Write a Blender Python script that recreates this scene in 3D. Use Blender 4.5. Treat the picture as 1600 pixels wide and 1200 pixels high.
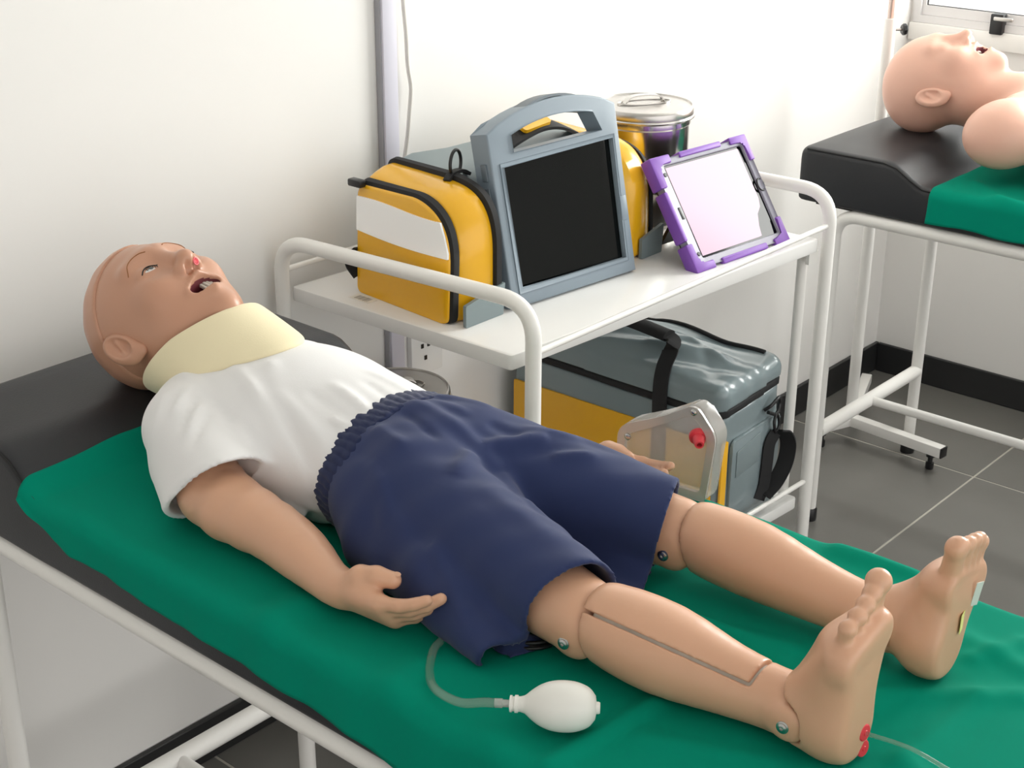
import bpy, bmesh, math, random
import numpy as np
from mathutils import Vector, Matrix

for o in list(bpy.data.objects):
    bpy.data.objects.remove(o)
scene = bpy.context.scene
COL = scene.collection

# ------------------------------------------------------------------ camera
def camera_axes(yaw, pitch, roll):
    cy, sy = math.cos(yaw), math.sin(yaw)
    fwd = Vector((cy * math.cos(pitch), sy * math.cos(pitch), -math.sin(pitch)))
    right = Vector((sy, -cy, 0))
    up = right.cross(fwd)
    r = right * math.cos(roll) + up * math.sin(roll)
    u = -right * math.sin(roll) + up * math.cos(roll)
    return r, u, fwd
r_, u_, f_ = camera_axes(*[math.radians(a) for a in (40.93, 23.09, 0.26)])
cam_data = bpy.data.cameras.new('camera')
cam_data.sensor_fit = 'HORIZONTAL'
cam_data.sensor_width = 36.0
cam_data.lens = 36.0 * 2350 / 1600
cam_data.clip_start = 0.05
cam = bpy.data.objects.new('camera', cam_data)
COL.objects.link(cam)
cam.matrix_world = Matrix(((r_.x, u_.x, -f_.x, 0), (r_.y, u_.y, -f_.y, 0), (r_.z, u_.z, -f_.z, 1.6), (0, 0, 0, 1)))
scene.camera = cam

# ------------------------------------------------------------------ world, daylight, exposure
world = bpy.data.worlds.new('overcast_sky')
scene.world = world
world.use_nodes = True
bg = world.node_tree.nodes['Background']
bg.inputs['Color'].default_value = (1.0, 0.985, 0.965, 1)
bg.inputs['Strength'].default_value = 1.52

def area_light(name, loc, target, sx, sy, power, color):
    l = bpy.data.lights.new(name, 'AREA')
    l.shape = 'RECTANGLE'; l.size = sx; l.size_y = sy; l.energy = power; l.color = color
    o = bpy.data.objects.new(name, l)
    COL.objects.link(o)
    o.location = loc
    o.rotation_euler = (Vector(target) - Vector(loc)).to_track_quat('-Z', 'Y').to_euler()
    return o
# daylight that falls in through the window of the right wall
area_light('window_daylight', (3.86, 0.55, 1.62), (2.0, 0.55, 1.30), 1.22, 2.3, 112, (1.0, 0.97, 0.93))

scene.view_settings.view_transform = 'Standard'
scene.view_settings.look = 'None'
scene.view_settings.gamma = 1.0
scene.view_settings.use_curve_mapping = False
scene.view_settings.exposure = 0.25

# ------------------------------------------------------------------ materials
def lin(c):
    c = c / 255.0
    return c / 12.92 if c <= 0.04045 else ((c + 0.055) / 1.055) ** 2.4
def rgb(r, g, b):
    return (lin(r), lin(g), lin(b), 1.0)
MATS = {}
def mat(name, color, rough=0.5, metal=0.0, var=0.0, var_scale=8.0, bump=0.0, bump_scale=200.0, spec=0.5,
        sheen=0.0, coat=0.0, sss=0.0, alpha=1.0, emit=None, emit_strength=0.0, weave=0.0):
    m = bpy.data.materials.new(name)
    m.use_nodes = True
    nt = m.node_tree
    b = nt.nodes['Principled BSDF']
    col = rgb(*color)
    b.inputs['Base Color'].default_value = col
    b.inputs['Roughness'].default_value = rough
    b.inputs['Metallic'].default_value = metal
    b.inputs['Specular IOR Level'].default_value = spec
    b.inputs['Coat Weight'].default_value = coat
    b.inputs['Coat Roughness'].default_value = 0.15
    b.inputs['Sheen Weight'].default_value = sheen
    if sss:
        b.inputs['Subsurface Weight'].default_value = sss
        b.inputs['Subsurface Radius'].default_value = (0.012, 0.006, 0.004)
        b.inputs['Subsurface Scale'].default_value = 1.0
    if emit:
        b.inputs['Emission Color'].default_value = rgb(*emit)
        b.inputs['Emission Strength'].default_value = emit_strength
    tc = nt.nodes.new('ShaderNodeTexCoord')
    if var:
        n = nt.nodes.new('ShaderNodeTexNoise'); n.inputs['Scale'].default_value = var_scale
        n.inputs['Detail'].default_value = 4
        nt.links.new(tc.outputs['Object'], n.inputs['Vector'])
        mx = nt.nodes.new('ShaderNodeMix'); mx.data_type = 'RGBA'
        mx.inputs['A'].default_value = tuple(min(1, x * (1 + var)) for x in col[:3]) + (1,)
        mx.inputs['B'].default_value = tuple(x * (1 - var) for x in col[:3]) + (1,)
        nt.links.new(n.outputs['Fac'], mx.inputs['Factor'])
        nt.links.new(mx.outputs['Result'], b.inputs['Base Color'])
    if bump:
        n2 = nt.nodes.new('ShaderNodeTexNoise'); n2.inputs['Scale'].default_value = bump_scale
        n2.inputs['Detail'].default_value = 3
        nt.links.new(tc.outputs['Object'], n2.inputs['Vector'])
        bp = nt.nodes.new('ShaderNodeBump'); bp.inputs['Strength'].default_value = bump
        bp.inputs['Distance'].default_value = 0.002
        nt.links.new(n2.outputs['Fac'], bp.inputs['Height'])
        nt.links.new(bp.outputs['Normal'], b.inputs['Normal'])
    if weave:
        w1 = nt.nodes.new('ShaderNodeTexWave'); w1.inputs['Scale'].default_value = weave
        w1.bands_direction = 'DIAGONAL'
        nt.links.new(tc.outputs['Object'], w1.inputs['Vector'])
        bp = nt.nodes.new('ShaderNodeBump'); bp.inputs['Strength'].default_value = 0.12
        bp.inputs['Distance'].default_value = 0.001
        nt.links.new(w1.outputs['Fac'], bp.inputs['Height'])
        nt.links.new(bp.outputs['Normal'], b.inputs['Normal'])
    MATS[name] = m
    return m
def clear_mat(name, color, gloss=0.12, rough=0.05, tint=0.0):
    """thin clear plastic or glass: see-through with a sheen, a little milky by tint"""
    m = bpy.data.materials.new(name); m.use_nodes = True
    nt = m.node_tree; nt.nodes.clear()
    out = nt.nodes.new('ShaderNodeOutputMaterial')
    tr = nt.nodes.new('ShaderNodeBsdfTransparent'); tr.inputs['Color'].default_value = rgb(*color)
    gl = nt.nodes.new('ShaderNodeBsdfGlossy'); gl.inputs['Roughness'].default_value = rough
    df = nt.nodes.new('ShaderNodeBsdfDiffuse'); df.inputs['Color'].default_value = rgb(235, 232, 228)
    lw = nt.nodes.new('ShaderNodeLayerWeight'); lw.inputs['Blend'].default_value = 0.5
    fr = nt.nodes.new('ShaderNodeMath'); fr.operation = 'POWER'; fr.inputs[1].default_value = 4.0
    nt.links.new(lw.outputs['Facing'], fr.inputs[0])
    ad = nt.nodes.new('ShaderNodeMath'); ad.operation = 'MULTIPLY_ADD'; ad.inputs[1].default_value = 0.45; ad.inputs[2].default_value = gloss; ad.use_clamp = True
    m1 = nt.nodes.new('ShaderNodeMixShader'); m2 = nt.nodes.new('ShaderNodeMixShader')
    m1.inputs[0].default_value = tint
    nt.links.new(tr.outputs[0], m1.inputs[1]); nt.links.new(df.outputs[0], m1.inputs[2])
    nt.links.new(fr.outputs[0], ad.inputs[0]); nt.links.new(ad.outputs[0], m2.inputs[0])
    nt.links.new(m1.outputs[0], m2.inputs[1]); nt.links.new(gl.outputs[0], m2.inputs[2])
    nt.links.new(m2.outputs[0], out.inputs['Surface'])
    MATS[name] = m
    return m

WALL = mat('wall_paint', (236, 234, 231), 0.6, var=0.012, var_scale=2.5, bump=0.05, bump_scale=60)
CEIL = mat('ceiling_paint', (240, 239, 236), 0.8, bump=0.03, bump_scale=40)
TILE = mat('floor_tile', (113, 111, 107), 0.30, var=0.06, var_scale=14, bump=0.02, bump_scale=90)
GROUT = mat('grout', (186, 182, 172), 0.9, bump=0.1)
BASE = mat('baseboard_tile', (38, 38, 39), 0.35, var=0.12, var_scale=20)
WHITE = mat('white_enamel', (240, 238, 234), 0.28, var=0.02, var_scale=9, bump=0.02, bump_scale=30)
OFFW = mat('white_shelf_laminate', (236, 235, 233), 0.25)
PAD = mat('black_vinyl', (34, 35, 39), 0.46, var=0.1, var_scale=9, bump=0.12, bump_scale=420)
SEAM = mat('black_seam', (20, 20, 22), 0.7)
GREEN = mat('green_cotton', (0, 136, 111), 0.9, var=0.05, var_scale=6, spec=0.08, weave=700)
SKIN = mat('manikin_vinyl', (216, 168, 138), 0.32, var=0.03, var_scale=12, spec=0.45, sss=0.05, bump=0.02, bump_scale=300)
HEADSKIN = mat('head_vinyl', (197, 148, 122), 0.34, var=0.04, var_scale=14, spec=0.45, sss=0.05)
TORSOSKIN = mat('pale_pink_vinyl', (228, 180, 160), 0.40, var=0.02, var_scale=9, spec=0.4, sss=0.06)
GAP = mat('joint_gap_grey', (196, 190, 178), 0.6)
SCREW = mat('steel_screw', (190, 190, 188), 0.25, metal=1.0)
BROWLINE = mat('painted_brow_line', (150, 98, 55), 0.6)
LASH = mat('dark_lash', (40, 36, 34), 0.7)
EYEW = mat('eyeball_white', (222, 222, 218), 0.15)
IRIS = mat('eye_iris', (92, 102, 104), 0.15)
MOUTH = mat('mouth_lining', (112, 48, 56), 0.45)
TEETH = mat('teeth_ivory', (222, 216, 205), 0.25)
RED = mat('red_plastic', (226, 62, 74), 0.38)
PINKRIM = mat('pink_rim', (240, 120, 128), 0.4)
FOAM = mat('cream_foam', (240, 228, 192), 0.9, var=0.02, var_scale=20, bump=0.10, bump_scale=500, spec=0.15, sheen=0.2)
SHIRT = mat('white_cotton', (236, 235, 235), 0.9, spec=0.15, sheen=0.2, bump=0.05, bump_scale=500)
NAVY = mat('navy_cotton', (45, 56, 95), 0.85, var=0.06, var_scale=12, spec=0.2, sheen=0.15, weave=900)
NAVYD = mat('navy_elastic', (34, 43, 78), 0.85, var=0.05, spec=0.2, sheen=0.2)
RUBBER = mat('white_rubber', (235, 234, 228), 0.35, spec=0.4)
BLACKP = mat('black_plastic', (26, 26, 28), 0.35)
BLACKW = mat('black_webbing', (24, 24, 26), 0.75, bump=0.1, bump_scale=700)
YELLOW = mat('yellow_tarpaulin', (238, 178, 26), 0.27, var=0.04, var_scale=10, coat=0.3, bump=0.05, bump_scale=30)
GREYT = mat('grey_tarpaulin', (126, 140, 144), 0.24, var=0.05, var_scale=9, coat=0.35, bump=0.10, bump_scale=22)
GREYM = mat('grey_tarpaulin_matte', (124, 137, 140), 0.45, var=0.04, bump=0.05, bump_scale=25)
REFL = mat('white_reflective_tape', (255, 255, 255), 0.25)
MONG = mat('blue_grey_plastic', (132, 145, 156), 0.42, bump=0.04, bump_scale=500)
MONGD = mat('dark_grey_plastic', (98, 108, 116), 0.45)
SCREEN = mat('black_screen_glass', (5, 8, 8), 0.06, spec=0.22)
PURPLE = mat('purple_silicone', (128, 78, 176), 0.5)
TABG = mat('tablet_case_grey', (150, 148, 162), 0.45)
TABSCR = mat('screen_reflection_glow', (40, 36, 38), 0.16, spec=0.15, emit=(252, 218, 236), emit_strength=0.74)  # faint emission stands in for the bright room mirrored in a dark screen
STEEL = mat('polished_steel', (214, 211, 207), 0.17, metal=1.0)
STEELB = mat('brushed_steel', (196, 192, 188), 0.28, metal=1.0, var=0.05, var_scale=60)
ALU = mat('aluminium_frame', (226, 224, 224), 0.4)
LILAC = mat('pale_lilac_profile', (212, 210, 222), 0.4)
LILACD = mat('profile_shadow_gap', (160, 160, 166), 0.6)
CABLE = mat('grey_white_cable', (216, 212, 206), 0.5)
COPPER = mat('worn_steel_tube', (206, 188, 180), 0.3, metal=0.8)
PAPER = mat('paper_label', (228, 226, 220), 0.7)
PRINT = mat('label_print', (176, 173, 166), 0.8)
NOTEY = mat('pale_yellow_note', (226, 226, 140), 0.7)
TAPE = mat('translucent_tape', (222, 224, 218), 0.35)
CLEAR = clear_mat('clear_plastic', (238, 236, 232), gloss=0.04, rough=0.12, tint=0.30)
CLEARM = clear_mat('clear_plastic_rim', (232, 230, 228), gloss=0.12, rough=0.15, tint=0.38)
TUBEM = clear_mat('clear_tubing', (236, 246, 243), gloss=0.04, rough=0.1, tint=0.08)
GLASS = clear_mat('window_glass', (250, 252, 252), gloss=0.0, rough=0.02, tint=0.0)
LAMPM = mat('lamp_diffuser', (255, 255, 255), 0.5, emit=(255, 250, 240), emit_strength=4.0)

# ------------------------------------------------------------------ object helpers
def link(o, parent=None):
    COL.objects.link(o)
    if parent is not None:
        o.parent = parent
        # meshes are modelled in world coordinates; only the Empties carry an offset
        if parent.parent is None: o.matrix_parent_inverse = Matrix.Translation(-Vector(parent.location))
    return o
def thing(name, loc, label, category, group=None):
    o = bpy.data.objects.new(name, None)
    o.empty_display_size = 0.05
    o.location = loc
    COL.objects.link(o)
    o['label'] = label; o['category'] = category
    if group: o['group'] = group
    return o
def tag(o, label=None, category=None, kind=None, group=None):
    if label: o['label'] = label
    if category: o['category'] = category
    if kind: o['kind'] = kind
    if group: o['group'] = group
    return o
def mesh(name, verts, faces, material, parent=None, smooth=False, mats=None, fmat=None, angle=None):
    me = bpy.data.meshes.new(name)
    me.from_pydata([tuple(map(float, v)) for v in verts], [], [tuple(map(int, f)) for f in faces])
    me.update()
    for m in ([material] + list(mats or [])): me.materials.append(m)
    if fmat is not None: me.polygons.foreach_set('material_index', np.asarray(fmat, dtype=np.int32))
    if smooth:
        me.polygons.foreach_set('use_smooth', np.ones(len(me.polygons), dtype=bool))
        if angle: me.set_sharp_from_angle(angle=math.radians(angle))
    me.update()
    return link(bpy.data.objects.new(name, me), parent)
def from_bm(name, bm, material, parent=None, smooth=True, angle=35):
    bmesh.ops.recalc_face_normals(bm, faces=bm.faces)
    me = bpy.data.meshes.new(name)
    bm.to_mesh(me); bm.free()
    me.materials.append(material)
    if smooth:
        me.polygons.foreach_set('use_smooth', np.ones(len(me.polygons), dtype=bool))
        me.set_sharp_from_angle(angle=math.radians(angle))
    me.update()
    return link(bpy.data.objects.new(name, me), parent)
def box_bm(bm, lo, hi, bevel=0.0, seg=2, M=None):
    vs = [bm.verts.new((x, y, z)) for x in (lo[0], hi[0]) for y in (lo[1], hi[1]) for z in (lo[2], hi[2])]
    fs = [bm.faces.new([vs[i] for i in q]) for q in ((0, 1, 3, 2), (4, 6, 7, 5), (0, 4, 5, 1), (2, 3, 7, 6), (0, 2, 6, 4), (1, 5, 7, 3))]
    if bevel:
        es = list({e for f in fs for e in f.edges})
        r = bmesh.ops.bevel(bm, geom=es, offset=bevel, segments=seg, affect='EDGES', profile=0.5)
        vs = list({v for v in r['verts']} | {v for v in vs if v.is_valid})
    if M is not None:
        bmesh.ops.transform(bm, matrix=M, verts=[v for v in vs if v.is_valid])
def box(name, lo, hi, material, parent=None, bevel=0.0, seg=2, M=None, angle=40):
    bm = bmesh.new(); box_bm(bm, lo, hi, bevel, seg, M)
    return from_bm(name, bm, material, parent, smooth=bevel > 0, angle=angle)
def rounded(poly, r, n=5):
    """round the corners of a 2-D polygon; r is one radius or a list"""
    out = []
    N = len(poly)
    for i in range(N):
        p0, p, p1 = (np.array(poly[(i - 1) % N], float), np.array(poly[i], float), np.array(poly[(i + 1) % N], float))
        ri = r[i] if isinstance(r, (list, tuple)) else r
        a = p0 - p; b = p1 - p
        la, lb = np.linalg.norm(a), np.linalg.norm(b)
        ri = min(ri, la * .49, lb * .49)
        if ri <= 1e-6: out.append(p); continue
        A = p + a / la * ri; B = p + b / lb * ri
        for k in range(n + 1):
            t = k / n
            out.append((1 - t) ** 2 * A + 2 * t * (1 - t) * p + t * t * B)
    return out
def frame(o, u, v):
    """local (u, v, n) -> world matrix"""
    u = Vector(u).normalized(); n = u.cross(Vector(v)).normalized(); v = n.cross(u)
    return Matrix(((u.x, v.x, n.x, o[0]), (u.y, v.y, n.y, o[1]), (u.z, v.z, n.z, o[2]), (0, 0, 0, 1)))
def prism(name, poly, n0, n1, material, parent=None, M=None, bevel=0.0, seg=2, holes=(), smooth=True, angle=35):
    """polygon in the local u,v plane, extruded along n from n0 to n1, with holes"""
    bm = bmesh.new()
    def ring(pl, z):
        return [bm.verts.new((p[0], p[1], z)) for p in pl]
    if not holes:
        a = ring(poly, n0); b = ring(poly, n1)
        bm.faces.new(a[::-1]); bm.faces.new(b)
        N = len(a)
        for i in range(N): bm.faces.new((a[i], a[(i + 1) % N], b[(i + 1) % N], b[i]))
        if bevel:
            es = [e for e in bm.edges if abs(e.verts[0].co.z - e.verts[1].co.z) < 1e-9]
            bmesh.ops.bevel(bm, geom=es, offset=bevel, segments=seg, affect='EDGES', profile=0.5)
    else:
        for z, flip in ((n0, True), (n1, False)):
            es = []
            for pl in [poly] + list(holes):
                vs = ring(pl, z)
                es += [bm.edges.new((vs[i], vs[(i + 1) % len(vs)])) for i in range(len(vs))]
            bmesh.ops.triangle_fill(bm, use_beauty=True, use_dissolve=False, edges=es)
        bm.verts.ensure_lookup_table()
        k = 0; tot = sum(len(p) for p in [poly] + list(holes))
        for pl in [poly] + list(holes):
            N = len(pl)
            for i in range(N):
                j = (i + 1) % N
                bm.faces.new((bm.verts[k + i], bm.verts[k + j], bm.verts[k + tot + j], bm.verts[k + tot + i]))
            k += N
        if bevel:
            bm.normal_update()
            es = [e for e in bm.edges if abs(e.verts[0].co.z - e.verts[1].co.z) < 1e-9 and len(e.link_faces) == 2
                  and abs(e.link_faces[0].normal.z) + abs(e.link_faces[1].normal.z) < 1.5
                  and abs(abs(e.link_faces[0].normal.z) - abs(e.link_faces[1].normal.z)) > .5]
            bmesh.ops.bevel(bm, geom=es, offset=bevel, segments=seg, affect='EDGES', profile=0.5)
    if M is not None: bmesh.ops.transform(bm, matrix=M, verts=bm.verts)
    return from_bm(name, bm, material, parent, smooth, angle)
def smooth_path(pts, n=8, closed=False):
    """Catmull-Rom through the points"""
    P = [np.array(p, float) for p in pts]
    out = []
    N = len(P)
    for i in range(N if closed else N - 1):
        if closed: p0, p1, p2, p3 = P[(i - 1) % N], P[i], P[(i + 1) % N], P[(i + 2) % N]
        else:
            p1, p2 = P[i], P[i + 1]
            p0 = P[i - 1] if i else 2 * p1 - p2
            p3 = P[i + 2] if i + 2 < N else 2 * p2 - p1
        for k in range(n):
            t = k / n
            out.append(.5 * (2 * p1 + (p2 - p0) * t + (2 * p0 - 5 * p1 + 4 * p2 - p3) * t * t + (3 * p1 - p0 - 3 * p2 + p3) * t ** 3))
    if not closed: out.append(P[-1])
    return out
def bend_path(pts, r, n=7):
    """polyline with its corners rounded by radius r"""
    P = [np.array(p, float) for p in pts]
    out = [P[0]]
    for i in range(1, len(P) - 1):
        a = P[i - 1] - P[i]; b = P[i + 1] - P[i]
        la, lb = np.linalg.norm(a), np.linalg.norm(b)
        rr = min(r, la * .49, lb * .49)
        A = P[i] + a / la * rr; B = P[i] + b / lb * rr
        for k in range(n + 1):
            t = k / n
            out.append((1 - t) ** 2 * A + 2 * t * (1 - t) * P[i] + t * t * B)
    out.append(P[-1])
    return out
def tube_data(path, rad, seg=14, closed=False, flat=None, up=None):
    """sweep a circle (or an ellipse rad x flat) along path; returns verts, faces"""
    P = [np.array(p, float) for p in path]
    N = len(P)
    R = [rad] * N if np.isscalar(rad) else list(rad)
    T = []
    for i in range(N):
        if closed: t = P[(i + 1) % N] - P[(i - 1) % N]
        else: t = P[min(i + 1, N - 1)] - P[max(i - 1, 0)]
        T.append(t / (np.linalg.norm(t) + 1e-12))
    ref = np.array(up, float) if up is not None else (np.array([0, 0, 1.]) if abs(T[0][2]) < .9 else np.array([1., 0, 0]))
    nrm = ref - T[0] * (ref @ T[0]); nrm /= np.linalg.norm(nrm)
    V = []; F = []
    for i in range(N):
        if up is not None: nrm = np.array(up, float)
        nrm = nrm - T[i] * (nrm @ T[i]); nrm /= np.linalg.norm(nrm)
        b = np.cross(T[i], nrm)
        fl = R[i] if flat is None else flat
        for k in range(seg):
            a = 2 * math.pi * k / seg
            V.append(P[i] + nrm * fl * math.cos(a) + b * R[i] * math.sin(a))
    M = N if closed else N - 1
    for i in range(M):
        j = (i + 1) % N
        for k in range(seg):
            l = (k + 1) % seg
            F.append((i * seg + k, i * seg + l, j * seg + l, j * seg + k))
    if not closed:
        F.append(tuple(range(seg))[::-1]); F.append(tuple((N - 1) * seg + k for k in range(seg)))
    return V, F
def tube(name, path, rad, material, parent=None, seg=14, closed=False, flat=None, up=None):
    V, F = tube_data(path, rad, seg, closed, flat, up)
    return mesh(name, V, F, material, parent, smooth=True, angle=50)
def tubes(name, paths, rad, material, parent=None, seg=14):
    V = []; F = []
    for p in paths:
        v, f = tube_data(p, rad, seg); o = len(V)
        V += v; F += [tuple(i + o for i in q) for q in f]
    return mesh(name, V, F, material, parent, smooth=True, angle=50)
def strap(name, path, width, thick, wdir, material, parent=None):
    """flat webbing along path; wdir = direction of its width"""
    P = [np.array(p, float) for p in path]; N = len(P)
    V = []; F = []
    for i in range(N):
        t = P[min(i + 1, N - 1)] - P[max(i - 1, 0)]; t /= np.linalg.norm(t) + 1e-12
        w = np.array(wdir if not callable(wdir) else wdir(i / (N - 1)), float)
        w = w - t * (w @ t); w /= np.linalg.norm(w)
        n = np.cross(t, w)
        for a, b in ((-.5, -.5), (.5, -.5), (.5, .5), (-.5, .5)): V.append(P[i] + w * width * a + n * thick * b)
    for i in range(N - 1):
        for k in range(4):
            l = (k + 1) % 4
            F.append((i * 4 + k, i * 4 + l, i * 4 + 4 + l, i * 4 + 4 + k))
    F.append((3, 2, 1, 0)); F.append(tuple((N - 1) * 4 + k for k in range(4)))
    return mesh(name, V, F, material, parent, smooth=True, angle=40)
def lathe_data(prof, center, axis=(0, 0, 1), seg=48):
    ax = np.array(axis, float); ax /= np.linalg.norm(ax)
    ref = np.array([1., 0, 0]) if abs(ax[0]) < .8 else np.array([0, 1., 0])
    a = ref - ax * (ref @ ax); a /= np.linalg.norm(a); b = np.cross(ax, a)
    c = np.array(center, float)
    V = []; F = []
    for r, h in prof:
        for k in range(seg):
            t = 2 * math.pi * k / seg
            V.append(c + ax * h + (a * math.cos(t) + b * math.sin(t)) * max(r, 1e-5))
    for i in range(len(prof) - 1):
        for k in range(seg):
            l = (k + 1) % seg
            F.append((i * seg + k, i * seg + l, (i + 1) * seg + l, (i + 1) * seg + k))
    F.append(tuple(range(seg))[::-1]); F.append(tuple((len(prof) - 1) * seg + k for k in range(seg)))
    return V, F
def lathe(name, prof, center, material, parent=None, axis=(0, 0, 1), seg=48, angle=35):
    V, F = lathe_data(prof, center, axis, seg)
    return mesh(name, V, F, material, parent, smooth=True, angle=angle)

# ------------------------------------------------------------------ signed distance modelling
def _len(x, y, z): return np.sqrt(x * x + y * y + z * z)
def ell(P, c, r, Q=None):
    x, y, z = P[0] - c[0], P[1] - c[1], P[2] - c[2]
    if Q is not None:
        x, y, z = (Q[0][0] * x + Q[0][1] * y + Q[0][2] * z, Q[1][0] * x + Q[1][1] * y + Q[1][2] * z, Q[2][0] * x + Q[2][1] * y + Q[2][2] * z)
    k0 = _len(x / r[0], y / r[1], z / r[2]); k1 = _len(x / r[0] ** 2, y / r[1] ** 2, z / r[2] ** 2) + 1e-9
    return k0 * (k0 - 1) / k1
def sph(P, c, r): return _len(P[0] - c[0], P[1] - c[1], P[2] - c[2]) - r
def seg_t(P, a, b):
    d = [b[i] - a[i] for i in range(3)]
    L = sum(q * q for q in d) + 1e-12
    return np.clip(((P[0] - a[0]) * d[0] + (P[1] - a[1]) * d[1] + (P[2] - a[2]) * d[2]) / L, 0, 1), d
def seg_dist(P, a, b):
    t, d = seg_t(P, a, b)
    return _len(P[0] - a[0] - t * d[0], P[1] - a[1] - t * d[1], P[2] - a[2] - t * d[2])
def cone(P, a, b, r0, r1):
    t, d = seg_t(P, a, b)
    return _len(P[0] - a[0] - t * d[0], P[1] - a[1] - t * d[1], P[2] - a[2] - t * d[2]) - (r0 + t * (r1 - r0))
def chain(P, pts, k=0.012):
    """pts: list of (x, y, z, r)"""
    d = None
    for p, q in zip(pts[:-1], pts[1:]):
        e = cone(P, p[:3], q[:3], p[3], q[3])
        d = e if d is None else smin(d, e, k)
    return d
def rbox(P, c, h, r, Q=None):
    x, y, z = P[0] - c[0], P[1] - c[1], P[2] - c[2]
    if Q is not None:
        x, y, z = (Q[0][0] * x + Q[0][1] * y + Q[0][2] * z, Q[1][0] * x + Q[1][1] * y + Q[1][2] * z, Q[2][0] * x + Q[2][1] * y + Q[2][2] * z)
    x = np.abs(x) - h[0] + r; y = np.abs(y) - h[1] + r; z = np.abs(z) - h[2] + r
    return _len(np.maximum(x, 0), np.maximum(y, 0), np.maximum(z, 0)) + np.minimum(np.maximum(x, np.maximum(y, z)), 0) - r
def smin(a, b, k):
    h = np.clip(.5 + .5 * (b - a) / k, 0, 1)
    return b * (1 - h) + a * h - k * h * (1 - h)
def smax(a, b, k): return -smin(-a, -b, k)
def fold(P, a, b, w, amp):
    """a ridge of cloth (amp > 0) or a crease (amp < 0) along a segment: to be taken off a distance"""
    t, d = seg_t(P, a, b)
    q = (P[0] - a[0] - t * d[0]) ** 2 + (P[1] - a[1] - t * d[1]) ** 2 + (P[2] - a[2] - t * d[2]) ** 2
    return amp * np.exp(-q / (w * w)) * np.sqrt(np.clip(5 * t * (1 - t), 0.02, 1))
def fold2(P, a, b, w, amp):
    """the same, measured in plan only, for cloth that faces up"""
    dx, dy = b[0] - a[0], b[1] - a[1]
    t = np.clip(((P[0] - a[0]) * dx + (P[1] - a[1]) * dy) / (dx * dx + dy * dy), 0, 1)
    q = (P[0] - a[0] - t * dx) ** 2 + (P[1] - a[1] - t * dy) ** 2
    return amp * np.exp(-q / (w * w)) * np.sqrt(np.clip(5 * t * (1 - t), 0.02, 1))
def nets(f, lo, hi, h):
    """surface nets: verts, quads of the zero level of f"""
    n = [int(math.ceil((hi[i] - lo[i]) / h)) + 1 for i in range(3)]
    ax = [np.float32(lo[i]) + np.arange(n[i], dtype=np.float32) * np.float32(h) for i in range(3)]
    P = np.meshgrid(*ax, indexing='ij')
    v = f(P).astype(np.float32)
    ins = v < 0
    c = np.zeros([q - 1 for q in n], dtype=np.int8)
    S = [slice(None, -1), slice(1, None)]
    for i in (0, 1):
        for j in (0, 1):
            for k in (0, 1): c += ins[S[i], S[j], S[k]]
    act = np.argwhere((c > 0) & (c < 8))
    idx = -np.ones(c.shape, dtype=np.int64); idx[tuple(act.T)] = np.arange(len(act))
    acc = np.zeros((len(act), 3)); cnt = np.zeros(len(act))
    corners = [(i, j, k) for i in (0, 1) for j in (0, 1) for k in (0, 1)]
    cv = {q: v[act[:, 0] + q[0], act[:, 1] + q[1], act[:, 2] + q[2]] for q in corners}
    for q in corners:
        for a in range(3):
            if q[a]: continue
            s = list(q); s[a] = 1; s = tuple(s)
            A, B = cv[q], cv[s]
            m = (A < 0) != (B < 0)
            t = np.where(m, A / np.where(m, A - B, 1), 0)
            pt = np.array(q, float)[None, :].repeat(len(act), 0); pt[:, a] += t
            acc[m] += pt[m]; cnt[m] += 1
    V = np.array(lo)[None] + (act + acc / cnt[:, None]) * h
    F = []
    for a in range(3):
        b, e = (a + 1) % 3, (a + 2) % 3
        s0 = [slice(None)] * 3; s1 = [slice(None)] * 3
        s0[a] = slice(None, -1); s1[a] = slice(1, None)
        A = ins[tuple(s0)]; B = ins[tuple(s1)]
        for flip, m in ((False, A & ~B), (True, ~A & B)):
            g = np.argwhere(m)
            g = g[(g[:, b] > 0) & (g[:, e] > 0) & (g[:, b] < n[b] - 1) & (g[:, e] < n[e] - 1)]
            if not len(g): continue
            q = []
            for db, de in ((-1, -1), (0, -1), (0, 0), (-1, 0)):
                w = g.copy(); w[:, b] += db; w[:, e] += de
                q.append(idx[tuple(w.T)])
            q = np.stack(q, 1)
            F.append(q[:, ::-1] if flip else q)
    return V, np.concatenate(F)
def relax(V, F, it=2, lam=.5):
    for _ in range(it):
        s = np.zeros_like(V); c = np.zeros(len(V))
        for i in range(4):
            j = (i + 1) % 4
            np.add.at(s, F[:, i], V[F[:, j]]); np.add.at(c, F[:, i], 1)
            np.add.at(s, F[:, j], V[F[:, i]]); np.add.at(c, F[:, j], 1)
        V = V * (1 - lam) + lam * s / np.maximum(c, 1)[:, None]
    return V
def solid(name, f, lo, hi, h, material, parent=None, it=2, mats=None, region=None):
    V, F = nets(f, lo, hi, h)
    V = relax(V, F, it)
    fm = None
    if region is not None: fm = region(V[F].mean(1))
    me = bpy.data.meshes.new(name)
    me.vertices.add(len(V)); me.vertices.foreach_set('co', V.astype(np.float32).ravel())
    me.loops.add(len(F) * 4); me.loops.foreach_set('vertex_index', F.astype(np.int32).ravel())
    me.polygons.add(len(F)); me.polygons.foreach_set('loop_start', np.arange(len(F), dtype=np.int32) * 4)
    me.update(calc_edges=True); me.validate()
    for m in [material] + list(mats or []): me.materials.append(m)
    if fm is not None: me.polygons.foreach_set('material_index', fm.astype(np.int32))
    me.polygons.foreach_set('use_smooth', np.ones(len(me.polygons), dtype=bool))
    me.update()
    return link(bpy.data.objects.new(name, me), parent)
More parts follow.
